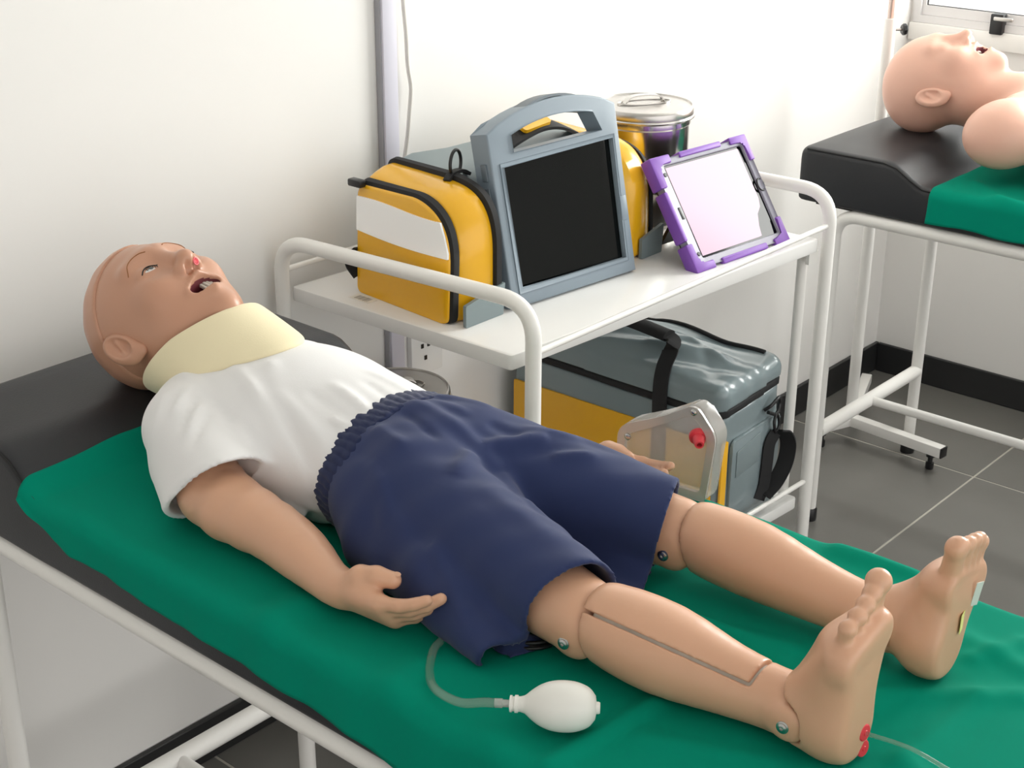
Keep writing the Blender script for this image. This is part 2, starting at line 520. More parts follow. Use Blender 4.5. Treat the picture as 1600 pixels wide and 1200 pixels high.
def wob(x, y, s=1.0, seed=0.0):
    """smooth pseudo-noise in [-1, 1]"""
    x = np.asarray(x) * s + seed * 1.7; y = np.asarray(y) * s - seed * 2.3
    return (np.sin(x * 1.0 + 1.3 * np.sin(y * .9 + .4)) + np.sin(y * 1.3 + 1.1 * np.sin(x * 1.1 + 2.)) + .5 * np.sin(2.3 * x - 1.9 * y + .7)) / 2.5
def sstep(a, b, x):
    t = np.clip((np.asarray(x, float) - a) / (b - a), 0, 1)
    return t * t * (3 - 2 * t)

# ================================================================== THE ROOM
XW, YW = 3.59, 1.78
X0R, Y0R, ZC = -1.9, -2.6, 2.55
fl = tag(box('floor', (X0R, Y0R, -0.06), (XW, YW, -0.0009), GROUT), kind='structure')
TS = 0.623
gx = [1.271 + TS * k for k in range(-6, 5)]
gy = [1.269 + TS * k for k in range(-7, 2)]
gw = 0.0024
tile_mesh = None
for i in range(len(gx) - 1):
    for j in range(len(gy) - 1):
        x0, x1 = max(gx[i] + gw, X0R), min(gx[i + 1] - gw, XW)
        y0, y1 = max(gy[j] + gw, Y0R), min(gy[j + 1] - gw, YW)
        if x1 - x0 < .02 or y1 - y0 < .02: continue
        if abs((x1 - x0) - (TS - 2 * gw)) < 1e-6 and abs((y1 - y0) - (TS - 2 * gw)) < 1e-6:
            if tile_mesh is None:
                o = box('floor_tile', (-(x1 - x0) / 2, -(y1 - y0) / 2, -.01), ((x1 - x0) / 2, (y1 - y0) / 2, 0), TILE, fl, bevel=.0008, seg=1)
                tile_mesh = o.data
            else:
                o = link(bpy.data.objects.new('floor_tile', tile_mesh), fl)
            o.location = ((x0 + x1) / 2, (y0 + y1) / 2, 0)
        else:
            box('floor_tile', (x0, y0, -.01), (x1, y1, 0), TILE, fl, bevel=.0008, seg=1)
tag(box('wall_back', (X0R, YW, -.06), (XW + .15, YW + .12, ZC), WALL), kind='structure')
tag(box('wall_left', (X0R - .12, Y0R, -.06), (X0R, YW + .12, ZC), WALL), kind='structure')
tag(box('ceiling', (X0R - .12, Y0R, ZC), (XW + .15, YW + .12, ZC + .1), CEIL), kind='structure')
MW = frame((XW, 0, 0), (0, 1, 0), (0, 0, 1))
WZ0, WZ1, WY0, WY1 = 0.955, 2.25, -0.62, 1.772
tag(prism('wall_right', [(Y0R, -.06), (YW, -.06), (YW, ZC), (Y0R, ZC)], 0, .15, WALL, M=MW, smooth=False,
          holes=[[(WY0, WZ0), (WY1, WZ0), (WY1, WZ1), (WY0, WZ1)]]), kind='structure')
bb = .082
tag(box('baseboard_back', (X0R, YW - .011, 0), (XW - .0005, YW, bb), BASE, bevel=.002, seg=1), kind='structure')
tag(box('baseboard_right', (XW - .011, Y0R, 0), (XW, YW - .0115, bb), BASE, bevel=.002, seg=1), kind='structure')
# the sill board under the window
tag(box('trim_1', (XW - .012, WY0 - .05, .911), (XW + .01, YW - .003, .9545), WHITE, bevel=.002), kind='structure')
# window: outer frame, two sliding sashes, panes, latch
win = bpy.data.objects.new('window_1', None); win.location = (XW, .58, WZ0); COL.objects.link(win)
tag(win, kind='structure', label='aluminium sliding window over the far bed, blown out by daylight')
def rect_frame(name, y0, y1, z0, z1, w, x0, x1, material, parent, wl=None, wb=None):
    wl = wl or w; wb = wb or w
    prism(name, [(y0, z0), (y1, z0), (y1, z1), (y0, z1)], x0, x1, material, parent, M=MW, smooth=False,
          holes=[[(y0 + w, z0 + wb), (y1 - wl, z0 + wb), (y1 - wl, z1 - w), (y0 + w, z1 - w)]])
rect_frame('window_frame', WY0, WY1, WZ0, WZ1, .02, -.004, .07, ALU, win, wb=.018)
YM = .62
for (a, b, xo) in ((YM - .02, WY1 - .004, .004), (WY0 + .02, YM + .02, .036)):
    rect_frame('window_sash', a, b, WZ0 + .0185, WZ1 - .022, .026, xo, xo + .026, ALU, win, wb=.024)
    box('window_pane', (XW + xo + .011, a + .0255, WZ0 + .042), (XW + xo + .015, b - .0255, WZ1 - .047), GLASS, win)
    rect_frame('glazing_bead', a + .0245, b - .0245, WZ0 + .041, WZ1 - .047, .003, xo + .004, xo + .010, LASH, win)
box('window_latch', (XW - .020, 1.527, .950), (XW + .0035, 1.560, .999), BLACKP, win, bevel=.003)
box('latch_lever', (XW - .030, 1.50, .985), (XW - .0205, 1.548, .994), STEELB, win, bevel=.002)
# profile that joins two wall panels, beside the trolley
tp = tag(box('trim_2', (1.713, YW - .016, 0.0825), (1.745, YW - .0005, ZC - .001), LILAC, bevel=.002), kind='structure')
box('profile_groove', (1.7100, YW - .012, 0.0825), (1.7128, YW - .001, ZC - .002), LILACD, tp)
# loose cable that hangs down the wall beside that profile
cp = smooth_path([(1.763, YW - .008, 2.5), (1.768, YW - .009, 1.6), (1.766, YW - .010, 1.25), (1.773, YW - .011, 1.12), (1.777, YW - .012, 1.05), (1.763, YW - .012, .97), (1.757, YW - .012, .90), (1.762, YW - .010, .70), (1.768, YW - .009, .63)], 8)
cp = [p + np.array([.0012 * math.sin(i * .7), 0, 0]) for i, p in enumerate(cp)]
tag(tube('wall_cable', cp, .0036, CABLE, seg=8), 'thin off-white cable hanging loose down the wall beside the vertical profile', 'cable')
so = thing('wall_socket', (1.80, YW, .56), 'white wall socket plate under the trolley shelf beside the cable', 'socket')
box('socket_plate', (1.765, YW - .012, .545), (1.845, YW, .625), OFFW, so, bevel=.003)
for dx, dz in ((-.008, .012), (.008, .012), (0, -.012)):
    box('socket_slot', (1.80 + dx - .003, YW - .0135, .59 + dz - .004), (1.80 + dx + .003, YW - .0115, .59 + dz + .004), BLACKP, so)

# ================================================================== THE BEDS
def cushion(name, x0, x1, yh, yf, zb, top, parent, crown=.007, skew=0.0):
    r = .015
    ys = [yh, yh - .003, yh - .009, yh - .02]
    ys += list(np.linspace(yh - .05, yh - .35, 22)) + list(np.linspace(yh - .42, yf + .05, 16)) + [yf + .02, yf + .009, yf + .003, yf]
    V = []; F = []
    for y in ys:
        e = min(y - yf, yh - y)
        ins = r - math.sqrt(max(r * r - max(r - e, 0) ** 2, 0)) if e < r else 0
        zt = float(top(y)) - ins; zl = zb + ins * .4
        a, b = x0 + ins * .5, x1 - ins * .5
        ring = []
        for cx, cz, a0, rr in ((a, zl, math.pi, .008), (b, zl, 1.5 * math.pi, .008), (b, zt, 0, r), (a, zt, .5 * math.pi, r)):
            sx = rr if cx == a else -rr
            sz = rr if cz == zl else -rr
            for k in range(6):
                t = a0 + k / 5 * math.pi / 2
                ring.append((cx + sx + rr * math.cos(t), y, cz + sz + rr * math.sin(t)))
            if cz == zt and cx == b:
                for k in range(1, 9):
                    t = k / 9
                    ring.append((b - r - t * (b - a - 2 * r), y, zt + crown * math.sin(math.pi * t) * float(sstep(yh - .285, yh - .195, y)) * float(sstep(0, .03, yh - y))))
        n = len(ring); V += ring
        if len(V) > n:
            o = len(V) - n
            for k in range(n): F.append((o - n + k, o - n + (k + 1) % n, o + (k + 1) % n, o + k))
    F.append(tuple(range(n))[::-1]); F.append(tuple(len(V) - n + k for k in range(n)))
    V = np.array(V)
    if skew:         # the ramp up to the headrest starts later on the near side
        for i, (x, y, z) in enumerate(V):
            sh = skew * (x1 - x) / (x1 - x0)
            t0 = float(top(y)); V[i][2] += (float(top(y - sh)) - t0) * min(1, max(0, (z - zb) / (t0 - .012 - zb)))
    return mesh(name, V, [f[::-1] for f in F], PAD, parent, smooth=True, angle=60)
def make_bed(x0, x1, yh, yf, zrail, zflat, lift, label, group, skew=0.0):
    b = thing('examination_bed', ((x0 + x1) / 2, (yh + yf) / 2, 0), label, 'bed', group)
    top = lambda y: zflat + lift * sstep(yh - .285, yh - .195, y)
    cushion('cushion', x0, x1, yh, yf, zrail + .011, top, b, skew=skew)
    # piping along the near edge of the cushion
    zs = lambda y: float(top(y - skew)) - .0045
    tube('piping', [(x0 + .003, y, zs(y)) for y in np.linspace(yh - .015, yf + .02, 60)], .0022, SEAM, b, seg=6)
    yl, yl2 = yh - .09, yf + .12
    rr, rl = .0125, .0155
    for x in (x0 + .012, x1 - .012):
        pth = bend_path([(x, yl, .02), (x, yl, zrail - .004), (x, yl2, zrail - .004), (x, yl2, .02)], .055)
        tube('side_frame', pth, rr * 1.08, WHITE, b, seg=18)
        for y in (yl, yl2):
            lathe('foot_cap', [(.0165, 0), (.017, .004), (.017, .026), (.0145, .03)], (x, y, 0), BLACKP, b, seg=20)
    for y in (yl, yl2):
        tube('crossbar', [(x0 + .016, y, .215), (x1 - .016, y, .215)], rl, WHITE, b, seg=18)
        tube('top_crossbar', [(x0 + .016, y - .05, zrail - .006), (x1 - .016, y - .05, zrail - .006)], rr * .9, WHITE, b, seg=12)
    tube('stretcher', [((x0 + x1) / 2, yl - .006, .215), ((x0 + x1) / 2, yl2 + .006, .215)], .0105, WHITE, b, seg=14)
    box('support_board', (x0 + .03, yf + .03, zrail + .0005), (x1 - .03, yh - .03, zrail + .0112), SEAM, b)
    return b, top
G_BED = 'examination beds along the back wall'
bed1, top1 = make_bed(.80, 1.318, 1.66, -.12, .703, .797, .048, 'black padded examination bed in front carrying the clothed manikin', G_BED, skew=.032)
bed2, top2 = make_bed(2.685, 3.175, 1.545, -.20, .715, .80, .040, 'black padded examination bed by the window carrying the bare torso manikin', G_BED)

def drape(name, x0, x1, ys, top, ze, zf, ridges, label, skew=0.0):
    V = []; F = []
    r = .02
    first = None
    for y in ys:
        zt = float(top(y)) + .0035
        row = []
        z_e, z_f = float(ze(y)), float(zf(y))
        xe = x0 - .0045
        zc = zt - r
        if z_e < zc:
            for k in range(9): row.append((xe, z_e + (zc - z_e) * k / 9))
            a_s = 0.0
        else:
            for k in range(9): row.append((xe, zc))
        for k in range(8):
            a = math.pi / 2 * k / 7
            row.append((xe + r - r * math.cos(a), zc + r * math.sin(a)))
        n = 100
        for k in range(1, n): row.append((xe + r + (x1 - x0 + .009 - 2 * r) * k / n, zt))
        for k in range(8):
            a = math.pi / 2 * k / 7
            row.append((x1 + .0045 - r + r * math.sin(a), zc + r * math.cos(a)))
        for k in range(1, 7): row.append((x1 + .0045, zc + (z_f - zc) * k / 6))
        m = len(row)
        for k, (x, z) in enumerate(row):
            w = .0011 * wob(x, y, 28) + .0012 * wob(x, y, 11, 3)
            for (a, b, wd, amp) in ridges:
                ax, ay = a; dx, dy = b[0] - ax, b[1] - ay
                t = min(1, max(0, ((x - ax) * dx + (y - ay) * dy) / (dx * dx + dy * dy)))
                d = math.hypot(x - ax - t * dx, y - ay - t * dy)
                if d < 3 * wd: w += amp * math.exp(-(d / wd) ** 2)
            if k < 12:     # the hanging near side ripples outward
                s = (12 - k) / 12
                x2 = x - s * (.003 + .0035 * wob(y, 0, 24, 1) + .002 * wob(y, 0, 60, 2)); V.append((x2, y + .002 * s * wob(y, z, 30), z + (1 - s) * max(w, -.001)))
            elif k >= m - 8:
                s = (k - (m - 9)) / 8
                V.append((x + s * (.003 + .005 * wob(y, 0, 22, 5)), y, z + (1 - s) * max(w, -.001)))
            else:
                V.append((x, y, z + max(w, -.0018)))
    m = len(row)
    if skew:         # the head edge lies askew: it runs back along the far side
        yh_, yk = ys[0], 1.0
        for i, (x, y, z) in enumerate(V):
            if y > yk:
                e = yh_ - skew * float(sstep(x0 + .26, x1, x))
                y2 = yk + (y - yk) * (e - yk) / (yh_ - yk)
                V[i] = (x, y2, z + float(top(y2)) - float(top(y)))
        for i, (x, y, z) in enumerate(V):
            if y > 1.2 and z > .76:
                sh = .032 * min(1, max(0, (x1 - x) / (x1 - x0)))
                t0 = float(top(y)); V[i] = (x, y, z + (float(top(y - sh)) - t0) * min(1, max(0, (z - .76) / (t0 - .772))))
    for i in range(len(ys) - 1):
        for k in range(m - 1):
            F.append((i * m + k, i * m + k + 1, (i + 1) * m + k + 1, (i + 1) * m + k))
    o = mesh(name, V, F, GREEN, None, smooth=True)
    s = o.modifiers.new('cloth_thickness', 'SOLIDIFY'); s.thickness = .0016; s.offset = 0
    return tag(o, label, 'drape', group='green drapes on the beds')
def interp(tab):
    xs = [a for a, _ in tab][::-1]; zs = [b for _, b in tab][::-1]
    return lambda y: np.interp(y, xs, zs)
ze1 = interp([(1.50, .83), (1.45, .822), (1.425, .797), (1.40, .780), (1.375, .766), (1.345, .757), (1.278, .757), (1.177, .748), (1.084, .746), (.997, .741), (.877, .733), (.829, .724), (.5, .720), (-.2, .72)])
zf1 = lambda y: .765 + .010 * wob(y, 0, 14, 4)
RIDGES1 = [
    ((.815, .662), (.945, .648), .010, .0065), ((1.092, .504), (1.177, .401), .014, .005), ((1.008, .44), (1.146, .43), .012, .004),
    ((1.06, .80), (1.10, .60), .014, .006), ((1.205, .462), (1.261, .438), .012, .005), ((1.08, .69), (1.075, .50), .012, .005),
    ((.80, 1.02), (.85, 1.015), .022, .007), ((.80, .845), (.845, .842), .024, .007), ((.896, .627), (.939, .524), .012, .003),
    ((.93, 1.437), (.816, 1.344), .03, .003), ((1.305, .66), (1.315, .58), .018, .009), ((1.24, .74), (1.21, .55), .014, .005), ((1.26, .60), (1.22, .42), .014, .004),
    ((.80, .72), (.86, .74), .02, .004), ((1.02, .44), (.99, .38), .012, .004)]
ys1 = list(np.linspace(1.443, 1.30, 40)) + list(np.linspace(1.29, .30, 200)) + list(np.linspace(.28, -.13, 20))
drape('surgical_drape', .80, 1.318, ys1, top1, ze1, zf1, RIDGES1, 'green cloth drape spread over the front bed under the clothed manikin', skew=.20)
ze2 = lambda y: .735 + .006 * wob(y, 0, 20, 2)
zf2 = lambda y: .76
drape('surgical_drape', 2.685, 3.175, list(np.linspace(1.25, .25, 130)) + list(np.linspace(.23, -.18, 12)), top2, ze2, zf2,
      [((2.70, 1.12), (2.69, .9), .012, .004), ((2.78, 1.2), (2.69, 1.1), .015, .004)], 'green cloth drape on the bed by the window under the torso manikin')

# ================================================================== THE CLOTHED MANIKIN
ZB = .8025            # top of the drape on the front bed
def euler(a, b, c):
    ca, sa, cb, sb, cc, sc = math.cos(a), math.sin(a), math.cos(b), math.sin(b), math.cos(c), math.sin(c)
    Rx = np.array([[1, 0, 0], [0, ca, -sa], [0, sa, ca]]); Ry = np.array([[cb, 0, sb], [0, 1, 0], [-sb, 0, cb]]); Rz = np.array([[cc, -sc, 0], [sc, cc, 0], [0, 0, 1]])
    return Rz @ Ry @ Rx
def head_sdf(P, open_mouth=True, closed_eyes=False):
    """local frame: x to the figure's left, y to the crown, z out of the face"""
    P = [np.abs(P[0]), P[1], P[2]]          # symmetric
    d = ell(P, (0, .030, -.014), (.073, .082, .094))
    d = smin(d, ell(P, (0, -.010, .022), (.063, .085, .066)), .03)
    d = smin(d, ell(P, (0, -.064, .034), (.048, .046, .046)), .03)
    d = smin(d, ell(P, (.040, -.052, .006), (.020, .036, .034)), .03)
    d = smin(d, sph(P, (.0, -.098, .064), .0175), .024)
    d = smin(d, sph(P, (.036, -.024, .060), .023), .022)
    d = smin(d, cone(P, (.006, .026, .081), (.040, .024, .070), .0085, .008), .018)
    d = smax(d, -sph(P, (.031, .000, .108), .0225), .018)          # eye sockets
    d = smin(d, ell(P, (.031, .002, .0745), (.0155, .0115, .0105)), .006)
    d = smin(d, cone(P, (0, .020, .080), (0, -.026, .099), .0065, .0095), .012)   # nose
    d = smin(d, sph(P, (0, -.029, .1025), .0105), .008)
    d = smin(d, sph(P, (.0115, -.034, .0925), .0082), .008)
    # lips
    d = smin(d, cone(P, (0, -.0500, .0885), (.0245, -.062, .075), .0062, .0035), .007)
    d = smin(d, cone(P, (0, -.0785, .0835), (.0235, -.063, .075), .0068, .0035), .007)
    d = smax(d, -ell(P, (0, -.060, .098), (.0045, .016, .0052)) , .004) if not open_mouth else d
    if open_mouth:
        d = smax(d, -ell(P, (0, -.0635, .082), (.0235, .0112, .032)), .0025)
    d = smax(d, -ell(P, (.0066, -.0415, .098), (.0045, .0062, .012)), .002)
    d = smin(d, cone(P, (0, -.06, -.022), (0, -.19, -.045), .049, .052), .03)
    return d
def ear_sdf(P, sx):
    # ear: outer rim, bowl, lobe, in the head frame on the side sx
    X = P[0] * sx
    c = (.072, -.006, -.012)
    Q = euler(math.radians(-12), math.radians(-22), 0).T
    L = [X - c[0], P[1] - c[1], P[2] - c[2]]
    q = [Q[0][0] * L[0] + Q[0][1] * L[1] + Q[0][2] * L[2], Q[1][0] * L[0] + Q[1][1] * L[1] + Q[1][2] * L[2], Q[2][0] * L[0] + Q[2][1] * L[1] + Q[2][2] * L[2]]
    d = ell(q, (.004, 0, 0), (.010, .032, .0195))
    d = smax(d, -ell(q, (.015, .003, .002), (.0115, .0235, .0125)), .003)
    d = smin(d, cone(q, (.005, .010, .006), (.004, -.012, -.006), .0032, .0032), .004)
    d = smin(d, ell(q, (.003, -.026, .006), (.006, .010, .009)), .004)
    d = smax(d, -ell(q, (.010, -.006, .007), (.006, .007, .005)), .003)
    return d
def place(o, Rm, t, s):
    """turn a mesh modelled in the head frame into world coordinates"""
    me = o.data
    co = np.empty(len(me.vertices) * 3, dtype=np.float32); me.vertices.foreach_get('co', co)
    co = (co.reshape(-1, 3) @ Rm.T) * s + np.array(t)
    me.vertices.foreach_set('co', co.astype(np.float32).ravel()); me.update()
    return o
man = thing('training_manikin', (1.05, 1.05, ZB), 'jointed training manikin in white shirt and navy shorts wearing a cream neck collar', 'manikin')
HR = euler(*[math.radians(a) for a in (13.7, -3.8, 6.9)]); HT = np.array((1.0345, 1.4652, .9431)); HS = .981
def mouth_region(c):
    x, y, z = np.abs(c[:, 0]), c[:, 1], c[:, 2]
    m = ((x / .0235) ** 2 + ((y + .0635) / .0116) ** 2 < 1.02) & (z > .045) & (z < .0835 - x * .25)
    n = ((x - .0062) / .005) ** 2 + ((y + .0415) / .007) ** 2 + ((z - .098) / .011) ** 2 < .8
    return np.where(m, 1, np.where(n & (z < .1), 0, 0))
head = solid('head', lambda P: head_sdf(P), (-.085, -.15, -.118), (.085, .125, .125), .0021, HEADSKIN, man, it=2, mats=[MOUTH], region=mouth_region)
place(head, HR, HT, HS)
for sx in (-1, 1):
    e = solid('ear', lambda P: ear_sdf(P, sx), (min(sx * .05, sx * .105), -.05, -.05), (max(sx * .05, sx * .105), .04, .03), .0013, HEADSKIN, head, it=2)
    place(e, HR, HT, HS)
# skull cap seam: a slightly raised scalp shell over the cranium
def cap_sdf(P):
    d = head_sdf(P) - .0024 - .0006 * np.sin(P[0] * 140) * np.sin(P[1] * 110 + 1) * np.sin(P[2] * 120)
    d = np.maximum(d, -(head_sdf(P) + .003))
    cut = -(P[1] * .80 + (-P[2]) * .60 - .0165 + .012 * np.cos(P[0] * 30) - .010)
    return np.maximum(d, cut)
cap = solid('scalp', cap_sdf, (-.085, -.07, -.118), (.085, .125, .10), .0024, HEADSKIN, head, it=1)
place(cap, HR, HT, HS)
def hp(x, y, z): return HR @ np.array((x, y, z)) * HS + HT
# surface point of the head in the face direction
def face_z(x, y, z0=.13):
    z = z0
    for _ in range(60):
        dd = float(head_sdf([np.array([x]), np.array([y]), np.array([z])])[0])
        z -= dd * .8
        if abs(dd) < 1e-5: break
    return z
def face_line(name, pts, r, material, parent, off=.0002):
    P = smooth_path([(x, y, 0) for x, y in pts], 6)
    return tube(name, [hp(p[0], p[1], face_z(p[0], p[1]) + off) for p in P], r, material, parent, seg=6)
for sx in (-1, 1):
    face_line('eyebrow', [(sx * .014, .0245), (sx * .022, .029), (sx * .033, .0295), (sx * .043, .025), (sx * .050, .015)], .00065, BROWLINE, head)
    # lids stand a little open: eyeball with iris shows in the slit
    ez = face_z(sx * .031, .0)
    V, F = lathe_data([(.0002, .0054), (.0035, .0048), (.0065, .0030), (.0085, 0), (.006, -.003)], (0, 0, 0), (0, 0, 1), 24)
    V = [hp(sx * .030 + v[0] * 1.25, -.0015 + v[1] * .40, ez - .0042 + v[2]) for v in V]
    ey = mesh('eyeball', V, F, EYEW, head, smooth=True)
    V, F = lathe_data([(.0001, .0012), (.0024, .0009), (.0030, 0)], (0, 0, 0), (0, 0, 1), 16)
    V = [hp(sx * .029 + v[0], -.0015 + v[1] * .75, ez + .0008 + v[2]) for v in V]
    mesh('iris', V, F, IRIS, ey, smooth=True)
    face_line('eyelid_line', [(sx * .0165, .0005), (sx * .022, .0035), (sx * .030, .0045), (sx * .038, .0025), (sx * .0435, -.0015)], .0008, LASH, head)
    for k in range(7):
        t = k / 6
        x = .019 + .016 * t; y = .0022 + .0022 * math.sin(math.pi * t)
        z = face_z(sx * x, y)
        tube('eyelash', [hp(sx * x, y, z - .0002), hp(sx * (x + .0006), y - .003, z + .0016), hp(sx * (x + .0014), y - .0062, z + .0014)], .00042, LASH, head, seg=5)
# teeth behind the lips, red suction port in the far nostril
V = []
bm = bmesh.new()
for k in range(4):
    x = .0015 + .0044 * k
    box_bm(bm, (x, -.0640, .0725 - abs(k - 1.5) * .0014), (x + .0042, -.0515, .0770 - abs(k - 1.5) * .0014), .0009, 1)
t = from_bm('teeth', bm, TEETH, head); place(t, HR, HT, HS)
for sx, mt in ((1, RED),):
    c = np.array((sx * .0066, -.0400, .1002)); ax = np.array((0, -.80, .6))
    prt = lathe('nostril_port', [(.0004, .0008), (.0026, .0010), (.0030, .0004)], c, RED, head, ax, 20); place(prt, HR, HT, HS)
    rim = tube('nostril_rim', [c + .0034 * math.cos(a) * np.array((1, 0, 0)) + .0042 * math.sin(a) * np.array((0, .6, .8)) for a in np.linspace(0, 2 * math.pi, 20)[:-1]], .0010, PINKRIM, head, seg=8, closed=True); place(rim, HR, HT, HS)

# cream foam collar round the neck
def collar_mesh():
    V = []; F = []; n = 72; sec = 14
    for i in range(n):
        p = 2 * math.pi * i / n          # 0 = front (up), pi/2 = far side
        cs, sn = math.cos(p), math.sin(p)
        yt = 1.408 - .062 * cs if cs < 0 else 1.408 - .064 * cs
        yb = 1.346 - .092 * cs
        for k in range(sec):
            a = 2 * math.pi * k / sec
            e = .5 + .5 * math.copysign(abs(math.cos(a)) ** .35, math.cos(a))      # 1 at the top edge
            w = math.copysign(abs(math.sin(a)) ** .6, math.sin(a)) * .0062
            y = yb + (yt - yb) * e
            zc = .893 + .33 * (y - 1.29) if y < 1.38 else .9227 + .05 * (y - 1.38)
            rx = .070 + w + .002 * math.sin(3 * p + 1)
            rz = .073 + w
            V.append((1.045 + rx * sn - .06 * (y - 1.35), y, max(zc + rz * cs, float(top1(y)) + .003 + w * .4)))
    for i in range(n):
        j = (i + 1) % n
        for k in range(sec):
            l = (k + 1) % sec
            F.append((i * sec + k, i * sec + l, j * sec + l, j * sec + k))
    return V, F
V, F = collar_mesh()
cl = tag(mesh('neck_collar', V, F, FOAM, man, smooth=True), label='cream foam neck collar')
sm = cl.modifiers.new('round', 'SUBSURF'); sm.levels = 1; sm.render_levels = 1

# ---- shirt
ARM_N = [(.950, 1.310, .866, .034), (.893, 1.205, .846, .0385), (.887, 1.10, .838, .031), (.880, 1.045, .833, .0275), (.868, .995, .829, .0200), (.866, .975, .828, .0178)]
ARM_F = [(1.13, 1.310, .858, .032), (1.178, 1.205, .838, .033), (1.195, 1.10, .834, .029), (1.210, 1.045, .831, .0265), (1.240, .99, .828, .0195), (1.252, .968, .828, .0175)]
def shirt_sdf(P):
    d = ell(P, (1.050, 1.235, .862), (.128, .165, .091))
    d = smin(d, ell(P, (1.055, 1.12, .862), (.106, .11, .076)), .03)
    d = smin(d, cone(P, (.962, 1.325, .868), (1.135, 1.325, .868), .047, .047), .03)
    d = smin(d, cone(P, (.985, 1.35, .865), (1.105, 1.35, .865), .048, .048), .03)
    for (a, b, w, amp) in (((1.0, 1.34, .93), (.965, 1.25, .915), .006, .005), ((1.02, 1.25, .95), (.985, 1.19, .925), .008, .003), ((.985, 1.33, .925), (.955, 1.22, .90), .006, .005), ((.965, 1.345, .915), (.94, 1.26, .90), .006, .004),
                           ((.99, 1.16, .915), (.955, 1.10, .87), .007, .003), ((.965, 1.19, .90), (.952, 1.12, .86), .007, -.003), ((.95, 1.18, .86), (.955, 1.10, .83), .007, .004),
                           ((.99, 1.12, .93), (1.0, 1.08, .92), .006, .003), ((1.03, 1.14, .94), (1.02, 1.09, .935), .006, .002), ((.96, 1.22, .88), (.945, 1.13, .825), .008, .005),
                           ((.985, 1.18, .91), (.97, 1.09, .895), .006, .0025), ((.975, 1.23, .905), (.95, 1.16, .86), .007, -.003), ((.945, 1.15, .83), (.95, 1.09, .815), .007, .006),
                           ((1.01, 1.17, .93), (.985, 1.10, .915), .006, -.002), ((.955, 1.20, .85), (.95, 1.13, .82), .006, -.004)):
        d = d - fold(P, a, b, w, amp * 1.5)
    for (a, b, w, amp) in (((.975, 1.37), (.945, 1.25), .007, .0035), ((.965, 1.33), (.935, 1.22), .006, -.003), ((1.0, 1.30), (.965, 1.20), .008, .003),
                           ((.985, 1.20), (.965, 1.09), .007, .003), ((1.005, 1.17), (1.0, 1.085), .006, -.0025), ((1.03, 1.16), (1.02, 1.085), .007, .003), ((.965, 1.17), (.95, 1.09), .006, -.003),
                           ((.98, 1.25), (.95, 1.15), .008, .003), ((1.06, 1.14), (1.055, 1.085), .006, -.002), ((1.085, 1.16), (1.09, 1.085), .007, .0025)):
        d = d - fold2(P, a, b, w, amp)
    for sx, A, B, c, ax in ((-1, (.948, 1.318, .868), (.887, 1.165, .852), (.889, 1.203, .850), (-.22, -.72, -.62)), (1, (1.140, 1.318, .856), (1.178, 1.19, .842), (1.178, 1.215, .85), (.2, -.9, -.35))):
        nrm = math.sqrt(sum(q * q for q in ax))
        s = ((P[0] - c[0]) * ax[0] + (P[1] - c[1]) * ax[1] + (P[2] - c[2]) * ax[2]) / nrm
        R_ = .0525 if sx < 0 else .041
        sl = cone(P, A, B, R_, R_)
        if sx < 0:
            sl = smin(sl, cone(P, (.915, 1.29, .838), (.872, 1.215, .834), .034, .032), .02)
            for (a, b, w, amp) in (((.955, 1.315, .915), (.905, 1.285, .890), .006, .0045), ((.945, 1.29, .912), (.890, 1.255, .885), .005, -.003), ((.94, 1.275, .912), (.885, 1.235, .89), .006, .004),
                                   ((.93, 1.25, .91), (.875, 1.215, .88), .005, -.0025), ((.94, 1.22, .90), (.925, 1.18, .885), .006, .003), ((.93, 1.33, .905), (.885, 1.30, .87), .006, .003)):
                sl = sl - fold2(P, a, b, w, amp * .8)
        hem = np.exp(-((s + .008) / .004) ** 2) * .0008
        sl = np.maximum(sl - hem, s)
        d = smin(d, sl, .012)
        bore = cone(P, tuple(A[i] + .62 * (B[i] - A[i]) for i in range(3)), tuple(A[i] + 1.25 * (B[i] - A[i]) for i in range(3)), R_ - .0055, R_ - .0055)
        if sx < 0: bore = smin(bore, cone(P, (.895, 1.25, .836), (.862, 1.195, .832), .026, .027), .02)
        d = np.maximum(d, -np.maximum(np.maximum(bore, s - .001), (P[0] - .930) if sx < 0 else (1.14 - P[0])))
    d = np.maximum(d, ZB + .001 - P[2])
    d = np.maximum(d, 1.082 + .006 * np.sin(P[0] * 90) - P[1])
    return d
solid('t_shirt', shirt_sdf, (.83, 1.06, .798), (1.25, 1.42, .975), .0030, SHIRT, man, it=2)

